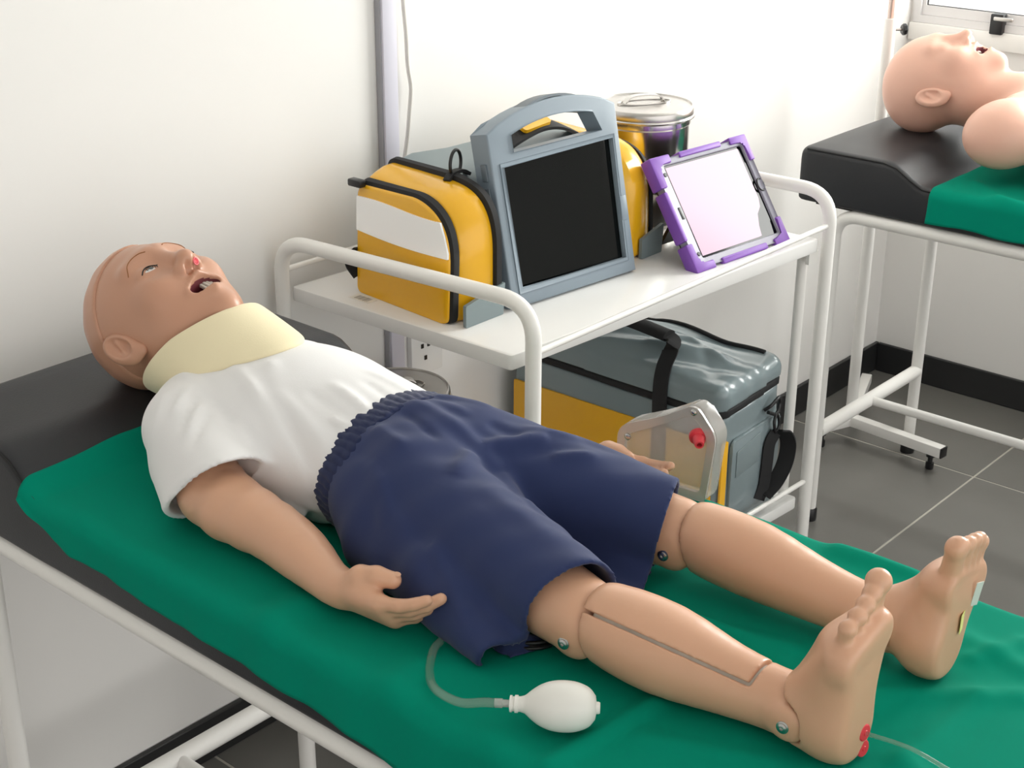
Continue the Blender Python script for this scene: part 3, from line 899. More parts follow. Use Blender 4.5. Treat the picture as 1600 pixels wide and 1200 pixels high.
# ---- arms with hands
def hand_sdf(P, w, f, n, a, L=1.0, thumb=None):
    """w wrist, f along the fingers, n out of the palm, a towards the thumb"""
    f, n, a = [np.array(q, float) / np.linalg.norm(q) for q in (f, n, a)]
    w = np.array(w, float)
    K = w + f * .068 * L
    d = None
    for off, r in ((.0165, .0095), (.0055, .010), (-.0055, .0098), (-.0155, .0088)):
        b = w + f * .012 + a * off * .55 + n * -.001
        e = cone(P, b, K + a * off - n * .0015, .0115, r)
        d = e if d is None else smin(d, e, .009)
    d = smin(d, ell(P, tuple(w + f * .036 + a * .012 + n * .006), (.013, .018, .013)), .012)     # thumb mound
    curl = 0.0
    for i, (off, ln, r) in enumerate(((.0175, .044, .0074), (.0058, .050, .0078), (-.0060, .047, .0076), (-.0168, .037, .0066))):
        p = K + a * off - n * .0015
        ang = math.radians(5 + 4 * i)
        fd = f
        for s, (frac, bend) in enumerate(((.45, 9), (.31, 15), (.26, 13))):
            ang += math.radians(bend + 3 * i)
            q = p + (f * math.cos(ang) + n * math.sin(ang) + a * off * 2.2) * ln * frac * 1.12 * L
            e = cone(P, p, q, r * (1 - .07 * s), r * (.94 - .08 * s))
            d = smin(d, e, .0035 if s == 0 else .002)
            p = q
    if thumb is not None:
        for p, q in zip(thumb[:-1], thumb[1:]):
            d = smin(d, cone(P, p[:3], q[:3], p[3], q[3]), .005)
    return d
THUMB_N = [(.864, .963, .836, .0135), (.866, .945, .852, .0115), (.872, .929, .8565, .0098), (.8795, .914, .8545, .0088)]
HN = dict(w=(.866, .978, .828), f=(.05, -1, -.02), n=(.80, -.1, .58), a=(-.58, .05, .80))
def limb(pts, n=4):
    return [tuple(p) for p in smooth_path(pts, n)]
def arm_near(P):
    d = chain(P, limb(ARM_N, 3), .006)
    return np.maximum(smin(d, hand_sdf(P, thumb=THUMB_N, **HN), .012), ZB + .0005 - P[2])
an = solid('arm', arm_near, (.83, .83, .80), (.975, 1.36, .915), .0021, SKIN, man, it=2)
THUMB_F = [(1.256, .958, .838, .0125), (1.255, .941, .850, .011), (1.253, .926, .853, .0095), (1.252, .910, .851, .0085)]
HF = dict(w=(1.252, .972, .828), f=(.12, -1, -.02), n=(-.72, -.1, .66), a=(.62, .05, .72))
def arm_far(P):
    d = chain(P, limb(ARM_F, 3), .006)
    return np.maximum(smin(d, hand_sdf(P, thumb=THUMB_F, **HF), .012), ZB + .0005 - P[2])
solid('arm', arm_far, (1.11, .84, .80), (1.335, 1.36, .915), .0028, SKIN, man, it=2)
# thumb nail
nail = lathe('thumbnail', [(.0001, .0012), (.0028, .0011), (.0036, .0003)], (0, 0, 0), SKIN, an, (0, 0, 1), 16)
Mn = frame((.8815, .9105, .8615), (.35, -.93, -.1), (-.2, -.07, 1)) @ Matrix.Rotation(-math.pi / 2, 4, 'X')
for v in nail.data.vertices: v.co = Mn @ Vector((v.co.x * 1.25, v.co.y, v.co.z))

# ---- legs
def leg_parts(side):
    if side == 'near':
        hip = (.995, .985, .858, .056); kn = (.962, .745, .846, .0375)
        cal = [(.964, .712, .848, .0385), (.971, .655, .842, .0405), (.980, .595, .834, .031), (.986, .552, .831, .0265), (.987, .527, .831, .0265)]
        lug = (.939, .742, .836); ank = (.987, .520, .832); heel = (.987, .489, .8335)
        aside = (.9605, .519, .831)
        toes = [(1.018, .481, .966, .0115), (1.0065, .480, .9595, .0088), (.9945, .479, .9545, .0086), (.9825, .479, .949, .0084), (.9695, .480, .943, .0082)]
        sx = -1
    else:
        hip = (1.105, .985, .858, .056); kn = (1.153, .772, .846, .0375)
        cal = [(1.156, .740, .850, .0370), (1.158, .680, .846, .0375), (1.160, .615, .838, .0305), (1.162, .570, .834, .0262), (1.162, .545, .834, .0262)]
        lug = (1.130, .767, .838); ank = (1.161, .537, .834); heel = (1.157, .486, .8335)
        aside = (1.1335, .535, .831)
        toes = [(1.154, .473, .942, .0122), (1.1705, .470, .940, .0092), (1.184, .470, .9375, .0090), (1.1965, .471, .934, .0086), (1.2085, .474, .926, .0082)]
        sx = 1
    return dict(hip=hip, kn=kn, cal=cal, lug=lug, ank=ank, heel=heel, aside=aside, toes=toes, sx=sx)
def thigh_sdf(L):
    def f(P):
        d = cone(P, L['hip'][:3], L['kn'][:3], L['hip'][3], L['kn'][3])
        for q in (0, 1):
            lx = L['lug'][0] if q == 0 else 2 * L['kn'][0] - L['lug'][0]
            c = (lx, L['lug'][1] - .006, L['lug'][2])
            d = smin(d, ell(P, c, (.0105, .021, .021)), .008)
        return np.maximum(d, ZB + .0005 - P[2])
    return f
def shin_sdf(L, grow=0.0, gap=True):
    th = thigh_sdf(L)
    def f(P):
        d = chain(P, limb(L['cal'], 3), .006) - grow
        k = L['kn']
        d = smax(d, -(th(P) - .0018), .002)
        d = np.maximum(d, P[1] - (k[1] + .012 + .3 * (P[2] - k[2])))
        # lugs of the ankle reach over the foot
        for q in (0, 1):
            ax = L['aside'][0] if q == 0 else 2 * L['ank'][0] - L['aside'][0]
            d = smin(d, ell(P, (ax, L['aside'][1] + .002, L['aside'][2]), (.0065, .018, .017)), .008)
        return np.maximum(d, ZB + .0005 - P[2])
    return f
def foot_sdf(L):
    A, Hl, T = L['ank'], L['heel'], L['toes']
    big, lit = T[0], T[4]
    mid = tuple((big[i] + lit[i]) / 2 for i in range(3))
    def f(P):
        d = cone(P, (A[0], A[1] + .012, A[2]), A, .0215, .0235)
        d = smin(d, ell(P, Hl, (.0295, .034, .0315)), .02)
        d = smin(d, cone(P, A, (mid[0], mid[1] + .010, mid[2] - .055), .026, .024), .02)
        d = smin(d, cone(P, Hl, (lit[0] * .75 + mid[0] * .25, .482, mid[2] - .045), .026, .019), .018)
        d = smin(d, cone(P, Hl, (big[0] * .8 + mid[0] * .2, .484, mid[2] - .045), .022, .020), .018)
        for t in (0, 1):                      # ball of the foot
            a, b = (big, lit)
            d = smin(d, cone(P, (a[0] + (b[0] - a[0]) * .10, a[1] - .002, a[2] - .046), (a[0] + (b[0] - a[0]) * .92, b[1] - .002, b[2] - .040), .0168, .0138), .012)
        for (x, y, z, r) in T:
            base = (x * .88 + mid[0] * .12, y + .004, z - .040)
            d = smin(d, cone(P, base, (x, y, z - .010), r * .92, r * .80), .003)
            d = smin(d, sph(P, (x, y - .0015, z - .004), r), .002)
        d = smin(d, cone(P, Hl, (mid[0], .486, mid[2] - .050), .027, .022), .015)
        d = smax(d, .4665 - P[1] - .10 * np.clip(P[2] - .90, 0, 1), .006)         # flat sole
        d = smax(d, -(shin_sdf_local(P) - .0016), .002)
        return np.maximum(d, ZB + .0005 - P[2])
    cal = L['cal']
    def shin_sdf_local(P):
        d = chain(P, limb(cal, 3)[6:], .006)
        d = smax(d, -(P[1] - (A[1] - .004 - .35 * (P[2] - A[2]))), .002)
        for q in (0, 1):
            ax = L['aside'][0] if q == 0 else 2 * A[0] - L['aside'][0]
            d = smin(d, ell(P, (ax, L['aside'][1] + .002, L['aside'][2]), (.0065, .018, .017)), .008)
        return d
    return f
def find(f, p, d, n=120):
    """walk from p along d to the surface of f"""
    p = np.array(p, float); d = np.array(d, float) / np.linalg.norm(d)
    for _ in range(n):
        p = p + d * .6 * float(f([np.array([q]) for q in p])[0])
    return p
def screw(pt, ax, r, parent):
    o = lathe('screw', [(r * 1.45, -.001), (r * 1.45, .0008), (r * 1.05, .0012), (r, .0022), (r * .6, .003), (r * .45, .003), (r * .4, .0014), (.0001, .0014)], pt, SCREW, parent, ax, 20)
    return o
for side in ('near', 'far'):
    L = leg_parts(side)
    xm = L['kn'][0]
    th = solid('thigh', thigh_sdf(L), (xm - .075, .69, .80), (xm + .075 + (.04 if side == 'near' else .0), 1.02, .92), .0025, SKIN, man, it=2) if side == 'near' else \
         solid('thigh', thigh_sdf(L), (1.03, .70, .80), (1.225, 1.02, .92), .0025, SKIN, man, it=2)
    base = shin_sdf(L)
    lo, hi = (xm - .06, L['ank'][1] - .035, .80), (xm + .06, L['kn'][1] + .05, .9)
    if side == 'near':
        # the front plate of this shin is a separate panel: cut it out with a groove round it
        c0 = np.array((.964, .735, .848)); c1 = np.array((.984, .56, .832))
        ax = (c1 - c0) / np.linalg.norm(c1 - c0)
        s1 = np.array((.948, .632, .861)) - (c0 + ax * ((np.array((.948, .632, .861)) - c0) @ ax)); s1 /= np.linalg.norm(s1)
        nb = np.cross(ax, s1); nb *= np.sign(nb[2])          # across the plate, away from the slit
        def coords(P):
            x, y, z = P[0] - c0[0], P[1] - c0[1], P[2] - c0[2]
            al = x * ax[0] + y * ax[1] + z * ax[2]
            u = x * nb[0] + y * nb[1] + z * nb[2]
            return al, u
        def plate_zone(P, m):
            al, u = coords(P)
            core = seg_dist(P, tuple(c0), tuple(c1))
            return np.maximum(np.maximum(-(u - m), al - (.172 - m) - .12 * u), .010 + m - core)
        def shin_cut(P):
            return np.maximum(base(P), -plate_zone(P, 0.0))
        def plate_f(P):
            return np.maximum(shin_sdf(L, grow=.0008)(P), plate_zone(P, .0030))
        sh = solid('shin', shin_cut, lo, hi, .0018, SKIN, man, it=1)
        solid('shin_plate', plate_f, lo, hi, .0018, SKIN, sh, it=1)
        solid('shin_core', lambda P: np.maximum(np.maximum(base(P) + .0045, plate_zone(P, -.004)), -plate_zone(P, .006)), lo, hi, .002, GAP, sh, it=1)
    else:
        sh = solid('shin', base, lo, hi, .0022, SKIN, man, it=2)
    tx = [t[0] for t in L['toes']]
    ft = solid('foot', foot_sdf(L), (min(tx) - .04, .435, .80), (max(tx) + .04, .58, .985), .0018, SKIN, man, it=2)
    screw(find(thigh_sdf(L), (L['lug'][0] - .08, L['lug'][1] - .004, L['lug'][2]), (1, 0, 0)), (-1, -.12, .1), .0042, th)
    screw(find(base, (L['aside'][0] - .08, L['aside'][1] + .002, L['aside'][2]), (1, 0, 0)), (-1, -.12, .1), .0040, sh)
    FS = foot_sdf(L)
    if side == 'near':
        for zc, xc in ((.829, .996), (.8115, .998)):
            lathe('infusion_port', [(.0001, .0022), (.0022, .0024), (.0026, .0016), (.0068, .0014), (.0078, .0006), (.0080, -.004)], tuple(find(FS, (xc, .40, zc), (0, 1, 0))), RED, ft, (-.12, -1, .10), 24)
    else:
        box('tape_note', (-.007, -.010, 0), (.007, .010, .0006), NOTEY, ft, M=frame(find(FS, (1.172, .40, .856), (0, 1, 0)) + np.array((0, -.0006, 0)), (.97, .22, 0), (.05, 0, 1)))
        box('tape_strip', (-.004, -.014, 0), (.004, .014, .0006), TAPE, ft, M=frame(find(FS, (1.188, .40, .878), (0, 1, 0)) + np.array((.004, -.003, 0)), (.9, -.4, 0), (.12, -.25, 1)))

# ---- shorts
def hem_y(X, Z):
    near = .748 + .40 * (.967 - X) + .22 * (.89 - Z)
    far = .787 + .45 * (X - 1.174) + .20 * (.89 - Z)
    w = sstep(1.045, 1.085, X)
    return near * (1 - w) + far * w
def shorts_solid(P):
    d = ell(P, (1.055, 1.045, .858), (.116, .10, .082))
    ln = cone(P, (1.005, .995, .862), (.958, .73, .852), .068, .0475)
    lf = cone(P, (1.105, .995, .862), (1.156, .76, .852), .068, .0475)
    # cloth falls from the thighs to the bed
    ln = smin(ln, cone(P, (.955, 1.01, .832), (.898, .80, .815), .040, .012), .03)
    ln = smin(ln, cone(P, (.93, .90, .83), (.890, .79, .812), .03, .008), .03)
    ln = smin(ln, cone(P, (1.02, .90, .84), (1.005, .74, .815), .03, .012), .02)
    ln = smin(ln, cone(P, (.893, .80, .812), (.965, .765, .813), .010, .013), .015)
    ln = smin(ln, cone(P, (.91, .86, .815), (.96, .80, .815), .014, .014), .015)
    lf = smin(lf, cone(P, (1.15, 1.0, .83), (1.205, .80, .815), .045, .016), .03)
    lf = smin(lf, cone(P, (1.10, .90, .835), (1.105, .77, .812), .026, .010), .02)
    d = smin(d, ln, .03); d = smin(d, lf, .03)
    d = smin(d, rbox(P, (1.085, .84, .808), (.055, .085, .007), .006), .02)
    for (a, b, w, amp) in (((1.06, 1.07, .935), (1.055, .93, .90), .010, .006),          # front seam ridge
                           ((1.055, .93, .895), (1.03, .86, .865), .010, .006),
                           ((1.04, 1.06, .935), (1.02, .985, .925), .007, -.004), ((1.00, 1.06, .925), (.985, 1.0, .915), .008, .005),
                           ((.975, 1.06, .90), (.955, 1.0, .885), .008, -.004), ((1.10, 1.07, .93), (1.12, 1.0, .925), .007, .004),
                           ((1.13, 1.06, .91), (1.15, 1.0, .905), .008, -.004), ((1.06, .96, .92), (1.12, .92, .92), .009, .005), ((1.04, .955, .92), (.985, .93, .91), .010, .006),
                           ((1.08, .93, .895), (1.13, .88, .895), .009, -.006), ((1.10, .90, .88), (1.13, .86, .895), .008, .005), ((1.045, .92, .885), (1.005, .83, .875), .010, -.005),
                           ((.94, .99, .86), (.91, .90, .845), .010, .005), ((.925, .91, .84), (.895, .83, .818), .008, .006),
                           ((1.155, .94, .91), (1.17, .84, .895), .009, .003), ((1.09, .98, .93), (1.10, .94, .925), .008, -.004), ((.91, .89, .83), (.90, .84, .815), .006, -.004), ((1.08, 1.06, .935), (1.085, 1.0, .93), .006, .003), ((.99, .90, .905), (.975, .80, .895), .012, .003), ((1.115, .95, .915), (1.15, .90, .91), .008, .004), ((.965, 1.03, .905), (.93, .97, .87), .007, .004), ((1.03, .88, .86), (1.02, .80, .84), .008, .004)):
        if amp < 0: amp = amp * .6
        d = d - .7 * fold(P, a, b, w, amp * 1.6) - fold2(P, a, b, w, amp * .75)
    d = d - .0012 * np.sin(P[0] * 110 + 40 * P[1]) * np.sin(P[1] * 70 + 3)
    return d
def shorts_sdf(P):
    s = shorts_solid(P)
    hem = hem_y(P[0], P[2])
    hollow = np.maximum(np.maximum(s + .0055, P[1] - hem - .075), ZB + .002 - P[2])
    d = np.maximum(np.maximum(s, -hollow), hem - P[1])
    d = np.maximum(d, P[1] - 1.080)
    return np.maximum(d, ZB + .0008 - P[2])
sho = solid('shorts', shorts_sdf, (.835, .70, .799), (1.265, 1.10, .955), .0029, NAVY, man, it=2)
# gathered waistband
V = []; F = []; n = 220; ns = 9
for i in range(n):
    p = 2 * math.pi * i / n
    for k in range(ns):
        t = k / (ns - 1)
        y = 1.062 + .046 * t
        a = .1005 + .0025 * math.sin(math.pi * t) + .0075 * (1 - t); b = .0725 + .0025 * math.sin(math.pi * t) + .005 * (1 - t)
        ruf = .0009 * math.sin(p * 58 + 1.5 * math.sin(5 * t + 4 * p)) + .0007 * math.sin(2 * math.pi * 3 * t + 1.5 * math.sin(9 * p))
        z = .859 + (b + ruf) * math.cos(p)
        V.append((1.056 + (a + ruf) * math.sin(p), y + .0012 * math.sin(p * 23), max(z, ZB + .002)))
for i in range(n):
    j = (i + 1) % n
    for k in range(ns - 1): F.append((i * ns + k, i * ns + k + 1, j * ns + k + 1, j * ns + k))
wb = mesh('waistband', V, F, NAVYD, sho, smooth=True)
s = wb.modifiers.new('cloth_thickness', 'SOLIDIFY'); s.thickness = .003; s.offset = -1

# ---- loose things on the front bed
bu = thing('squeeze_bulb', (.846, .683, ZB), 'white rubber squeeze bulb with clear tube lying on the green drape', 'bulb')
bc = np.array((.8575, .6875, .8262)); ba = np.array((-.0438, .0638, -.002)); ba = ba / np.linalg.norm(ba)
prof = [(.0001, -.0415), (.0055, -.0412), (.0062, -.0395), (.0062, -.0375), (.0120, -.0365), (.0195, -.030), (.0245, -.018), (.0258, -.005), (.0245, .008), (.0205, .019), (.0145, .028), (.0095, .034), (.0078, .039), (.0078, .041), (.0090, .0415), (.0090, .0445), (.0074, .045), (.0074, .047), (.0086, .0475), (.0086, .0495), (.0060, .050), (.0001, .050)]
mid_ = [tuple(p) for p in smooth_path([(a, b, 0) for a, b in prof[4:13]], 4)]
prof = [(a * .87, b * .87) for a, b in prof[:4] + [q[:2] for q in mid_] + prof[13:]]
lathe('bulb_body', prof, bc, RUBBER, bu, tuple(ba), 40, angle=50)
e0 = bc + ba * .0435
lathe('tube_connector', [(.0034, 0), (.0034, .006), (.0042, .0062), (.0042, .013), (.0030, .0135)], e0, CLEARM, bu, tuple(ba), 18)
e1 = e0 + ba * .008
tp_ = smooth_path([e1, e1 + ba * .015, (.814, .765, .8170), (.820, .800, .8110), (.838, .826, .8080), (.868, .850, .8078), (.884, .856, .8076)], 8)
tube('tubing', tp_, .0042, TUBEM, bu, seg=12)
tp2 = [np.array(p) for p in smooth_path([tuple(find(foot_sdf(leg_parts('near')), (.996, .40, .829), (0, 1, 0)) + np.array((0, -.002, 0))), (.998, .425, .832), (1.0, .385, .826), (1.02, .34, .812), (1.05, .28, .808)], 8)]
tag(tube('infusion_tube', tp2, .0019, TUBEM, seg=10), 'thin clear tube running from the red heel port of the near foot', 'tube')
co = thing('coiled_cable', (.948, .80, ZB), 'coiled black cable under the near leg of the navy shorts', 'cable')
for k, (r, zz, dx) in enumerate(((.024, .8055, 0), (.0222, .8095, .002), (.020, .8055, -.001))):
    tube('cable_loop', [(.953 + dx + r * 1.05 * math.cos(a), .798 + r * .95 * math.sin(a), zz + .001 * math.sin(2 * a)) for a in np.linspace(0, 2 * math.pi, 40)[:-1]], .0021, BLACKP, co, seg=8, closed=True)

# ================================================================== THE TROLLEY AND WHAT STANDS ON IT
tro = thing('utility_trolley', (1.89, 1.50, 0), 'white two-shelf tubular steel trolley against the wall between the beds', 'trolley')
TFL, TFR, TRL = np.array((1.486, 1.290, 0)), np.array((2.257, 1.246, 0)), np.array((1.476, 1.746, 0))
TLn, TDp, ZS = .772, .456, .804
EX = (TFR - TFL) / TLn; EY = (TRL - TFL) / TDp; EZ = np.array((0, 0, 1.))
def tl(x, y, z): return TFL + EX * x + EY * y + EZ * z
MT = Matrix(((EX[0], EY[0], 0, TFL[0]), (EX[1], EY[1], 0, TFL[1]), (0, 0, 1, 0), (0, 0, 0, 1)))
LEGS = {'fl': (1.501, 1.262), 'rl': (1.464, 1.752), 'fr': (2.277, 1.240), 'rr': (2.262, 1.738)}
def at(p, z): return np.array((p[0], p[1], z))
RT = .0118
for a, b in (('fl', 'rl'), ('fr', 'rr')):
    p, q = LEGS[a], LEGS[b]
    tube('end_frame', bend_path([at(p, .075), at(p, .884), at(q, .884), at(q, .075)], .058, 9), RT, WHITE, tro, seg=20)
for k, p in LEGS.items():
    c = at(p, 0)
    V, F = lathe_data([(.012, -.009), (.026, -.009), (.028, -.006), (.028, .006), (.026, .009), (.012, .009)], c + np.array((0.012, 0, .0285)), (.3, 1, 0), 24)
    w = mesh('castor_wheel', V, F, BLACKP, tro, smooth=True, angle=40)
    box('castor_fork', (c[0] - .006, c[1] - .0125, .028), (c[0] + .018, c[1] + .0125, .077), STEELB, tro, bevel=.003)
def shelf(z, name):
    poly = rounded([(0, 0), (TLn, 0), (TLn, TDp), (0, TDp)], .008, 3)
    prism(name, poly, z - .024, z, OFFW, tro, M=MT, bevel=.003)
shelf(ZS, 'top_shelf'); shelf(.297, 'lower_shelf')
for z in (ZS + .028, .297 + .03):
    for (a, b) in (('fl', 'fr'), ('rl', 'rr')):
        p, q = LEGS[a], LEGS[b]
        zz = z if not (a == 'fl' and z > .5) else ZS + .006
        tube('guard_rail', [at(p, zz), at(q, zz + (.016 if (a == 'fl' and z > .5) else 0))], .0048, WHITE, tro, seg=10)
tube('support_post', [tl(.772, .03, .297), tl(.772, .03, ZS - .024)], .0095, WHITE, tro, seg=14)
box('shelf_bracket', (.752, .005, ZS - .045), (.780, .012, ZS - .0235), WHITE, tro, M=MT)
MB = Matrix.Translation((1.513, 1.618, ZS))
bl = box('barcode_label', (-.012, -.022, 0), (.014, .022, .0004), PAPER, tro, M=MB)
for k in range(9):
    box('barcode_bar', (-.008, -.014 + .0032 * k, .0004), (.006, -.0128 + .0032 * k + .0007 * (k % 3), .0007), PRINT, bl, M=MB)

# ---- yellow and grey equipment bag on the top shelf (long side along the shelf)
bag = thing('equipment_bag', (1.77, 1.545, ZS), 'yellow and grey padded bag with white reflective band on the top shelf', 'bag')
YF, YR, ZBt, ZTp = 1.437, 1.652, ZS + .0005, .981
def bag_outline(g, n=16):
    """(y, z) outline of a cross-section, arch-shaped to the front; g = growth outward"""
    poly = [(YF - g, ZBt), (YR + g * .4, ZBt), (YR + g * .4, ZTp + g), (YF - g, ZTp + g)]
    return rounded(poly, [.012, .012, .022, .105], n)
def loft(name, stations, material, parent, cap=True):
    """stations: (x, growth, skew)"""
    V = []; F = []
    n = None
    for (x, g, sk) in stations:
        pl = bag_outline(g)
        n = len(pl)
        for (y, z) in pl:
            V.append((x + sk * (z - ZBt) + (y - 1.437) * (.018 / .215), y, z + .0022 * math.sin(40 * y + 60 * x) * (1 if z > ZBt + .05 else 0)))
    for i in range(len(stations) - 1):
        for k in range(n):
            l = (k + 1) % n
            F.append((i * n + k, (i + 1) * n + k, (i + 1) * n + l, i * n + l))
    if cap:
        F.append(tuple(range(n))); F.append(tuple((len(stations) - 1) * n + k for k in range(n))[::-1])
    return mesh(name, V, F, material, parent, smooth=True, angle=45)
sk = .05
loft('pocket_panel', [(1.512, -.006, sk), (1.5135, -.003, sk), (1.517, -.002, sk)], YELLOW, bag)
loft('pocket_zipper', [(1.5165, -.001, sk), (1.5185, .0035, sk), (1.5285, .0045, sk), (1.5315, .002, sk)], BLACKW, bag)
loft('yellow_gusset', [(1.531, .001, sk), (1.534, .004, sk), (1.550, .009, sk * .8), (1.570, .015, sk * .5), (1.590, .018, sk * .2), (1.594, .017, 0)], YELLOW, bag)
loft('body_zipper', [(1.594, .018, 0), (1.596, .024, 0), (1.606, .025, 0), (1.609, .021, 0)], BLACKW, bag)
YF += .060; loft('main_body', [(1.603, .019, 0), (1.64, .021, 0), (1.72, .018, 0), (1.82, .018, 0), (1.90, .020, 0), (1.951, .018, 0)], GREYM, bag); YF -= .060
loft('yellow_gusset', [(1.930, .010, 0), (1.940, .018, 0), (1.975, .017, -sk * .3), (1.99, .012, -sk * .6), (2.005, .005, -sk)], YELLOW, bag)
loft('pocket_zipper', [(2.005, .005, -sk), (2.007, .008, -sk), (2.015, .007, -sk), (2.017, .002, -sk)], BLACKW, bag)
loft('pocket_panel', [(2.017, -.001, -sk), (2.021, -.004, -sk), (2.022, -.02, -sk)], YELLOW, bag)
# white reflective band and grey foot strip on the end pocket
def xs(y, z): return 1.512 + sk * (z - ZBt) + (y - 1.437) * (.018 / .215)
V = []; F = []
ny = 24
for i in range(ny + 1):
    y = YF + .003 + (YR - YF - .005) * i / ny
    zt, zb_ = .9580 - .002 * math.sin(6 * i / ny), .9055 - .004 * math.sin(3.0 * i / ny)
    if y < YF + .05: zt = min(zt, .985 - .08 * ((YF + .05 - y) / .05) ** 2)
    for z in (zb_, zt):
        V.append((xs(y, z) - .0022, y, z)); V.append((xs(y, z) + .001, y, z))
for i in range(ny):
    a, b = i * 4, i * 4 + 4
    F += [(a, a + 2, b + 2, b), (a + 1, b + 1, b + 3, a + 3), (a, b, b + 1, a + 1), (a + 2, a + 3, b + 3, b + 2)]
F += [(0, 1, 3, 2), (ny * 4, ny * 4 + 2, ny * 4 + 3, ny * 4 + 1)]
tag(mesh('reflective_band', V, F, REFL, bag), label='white reflective band')
for x0, x1 in ((1.522, 1.605), (1.955, 2.012)):
    prism('grey_base_strip', rounded([(x0, ZBt), (x1, ZBt), (x1 + .004, ZBt + .05), (x0, ZBt + .034)], .002, 2), 0, .006, GREYM, bag,
          M=Matrix(((1, 0, 0, 0), (0, 0, 1, YF - .0275), (0, 1, 0, 0), (0, 0, 0, 1))))
# zip pull, side loops, D-ring, carrying strap
box('zip_pull', (1.526, 1.632, .974), (1.541, 1.660, .986), BLACKP, bag, bevel=.003)
strap('side_loop', smooth_path([(1.534, 1.650, .875), (1.530, 1.663, .862), (1.530, 1.664, .845), (1.534, 1.652, .828)], 5), .018, .003, (1, 0, 0), BLACKW, bag)
tube('d_ring', smooth_path([(1.615 + .016 * math.cos(a), 1.515 + .004 * math.cos(a), 1.017 + .021 * math.sin(a)) for a in np.linspace(-.6, 3.74, 14)], 3), .0026, BLACKP, bag, seg=10)
strap('ring_tab', smooth_path([(1.590, 1.51, .996), (1.604, 1.513, 1.004), (1.628, 1.516, 1.004), (1.644, 1.516, .996)], 5), .012, .005, (0, 1, 0), BLACKW, bag)
strap('carrying_strap', smooth_path([(1.72, 1.55, .998), (1.77, 1.553, 1.012), (1.82, 1.556, 1.022), (1.86, 1.556, 1.026), (1.90, 1.553, 1.020), (1.95, 1.55, .998)], 8), .034, .005, (0, 1, .25), BLACKW, bag)
prism('strap_flap', rounded([(-.034, -.016), (.034, -.014), (.038, .016), (-.030, .018)], .006, 3), 0, .006, YELLOW, bag, M=frame((1.845, 1.560, 1.029), (1, 0, .05), (0, 1, .35)))

# ---- rugged grey carry case with the tablet-like screen, leaning on the bag
mo = thing('patient_monitor', (1.752, 1.41, ZS), 'blue-grey rugged monitor with arched handle and black screen leaning on the yellow bag', 'monitor')
u_m = np.array((.9954, -.096, 0)); v_m = np.array((.0218, .226, .974)); v_m /= np.linalg.norm(v_m)
MO = frame((1.6185, 1.4045, ZS + .004), u_m, v_m)       # n = u x v points to the viewer (-y)
nn = np.cross(u_m, v_m)
def arc(u0, v0, u1, v1, h, n=14):
    return [(u0 + (u1 - u0) * t, v0 + (v1 - v0) * t + h * 4 * t * (1 - t)) for t in np.linspace(0, 1, n)]
outer = [(.004, .0), (.281, .0), (.284, .272)] + arc(.282, .276, .006, .268, .028)[1:-1] + [(.004, .266)]
hole = arc(.243, .262, .050, .258, .014) + [(.050, .232), (.243, .235)]
hole = hole[1:]
prism('case_shell', outer, -.034, 0, MONG, mo, M=MO, bevel=.0035, seg=3, holes=[hole, [(.026, .026), (.258, .026), (.264, .219), (.026, .213)]])
prism('screen', [(.0262, .0262), (.2578, .0262), (.2638, .2188), (.0262, .2128)], -.026, -.006, SCREEN, mo, M=MO, smooth=False)
prism('case_back', rounded([(.010, .006), (.275, .006), (.276, .222), (.010, .222)], .006, 3), -.045, -.0345, MONGD, mo, M=MO, bevel=.003)
prism('handle_grip', arc(.235, .2795, .055, .2735, .0245) + arc(.055, .2765, .235, .2825, .0255), -.031, -.003, MONGD, mo, M=MO, bevel=.001)
for a, b in ((.196, .222), (.160, .186)):
    box('side_button', (.0005, a, -.022), (.0045, b, -.010), MONGD, mo, bevel=.0015, M=MO)
box('case_latch', (.263, .085, -.004), (.2775, .125, .0022), MONG, mo, bevel=.0012, M=MO)
prism('inner_bezel', [(.020, .020), (.264, .020), (.270, .225), (.020, .219)], -.004, .0012, MONG, mo, M=MO, bevel=.001, holes=[[(.0265, .0265), (.2575, .0265), (.2635, .2185), (.0265, .2125)]])

# ---- purple-cased tablet on its stand
ta = thing('tablet', (2.08, 1.32, ZS), 'tablet with pale reflection painted on its screen, in a grey and purple bumper case', 'tablet')
u_t = np.array((.9966, -.083, 0)); v_t = np.array((.047, .56, .827)); v_t -= u_t * (u_t @ v_t); v_t /= np.linalg.norm(v_t)
TA = frame((1.9615, 1.3005, ZS + .003), u_t, v_t)
TWd, THt = .246, .1965
prism('case_frame', rounded([(0.002, .002), (TWd - .002, .002), (TWd - .002, THt - .002), (.002, THt - .002)], .014, 6), -.016, -.001, TABG, ta, M=TA, bevel=.003, holes=[rounded([(.027, .018), (.234, .018), (.234, .183), (.027, .183)], .004, 3)])
prism('case_back', rounded([(.004, .004), (TWd - .004, .004), (TWd - .004, THt - .004), (.004, THt - .004)], .014, 6), -.019, -.0162, BLACKP, ta, M=TA)
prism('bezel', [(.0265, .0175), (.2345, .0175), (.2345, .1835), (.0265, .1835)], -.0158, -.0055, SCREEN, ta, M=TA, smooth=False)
scr = [(.0325, .0215), (.185, .0215)] + [(.192, .022), (.196, .040), (.205, .060), (.2185, .071), (.224, .086)] + [(.224, .1795), (.0325, .1795)]  # outline of the painted reflection; dark glass shows beyond its cut corner
prism('reflection_patch', scr, -.0054, -.0049, TABSCR, ta, M=TA, smooth=False)
def bumper(name, pts, w=.0125):
    """purple rubber over an edge or a corner of the case"""
    prism(name, rounded(pts, .003, 3), -.0205, .0028, PURPLE, ta, M=TA, bevel=.0022)
W_, H_ = TWd, THt
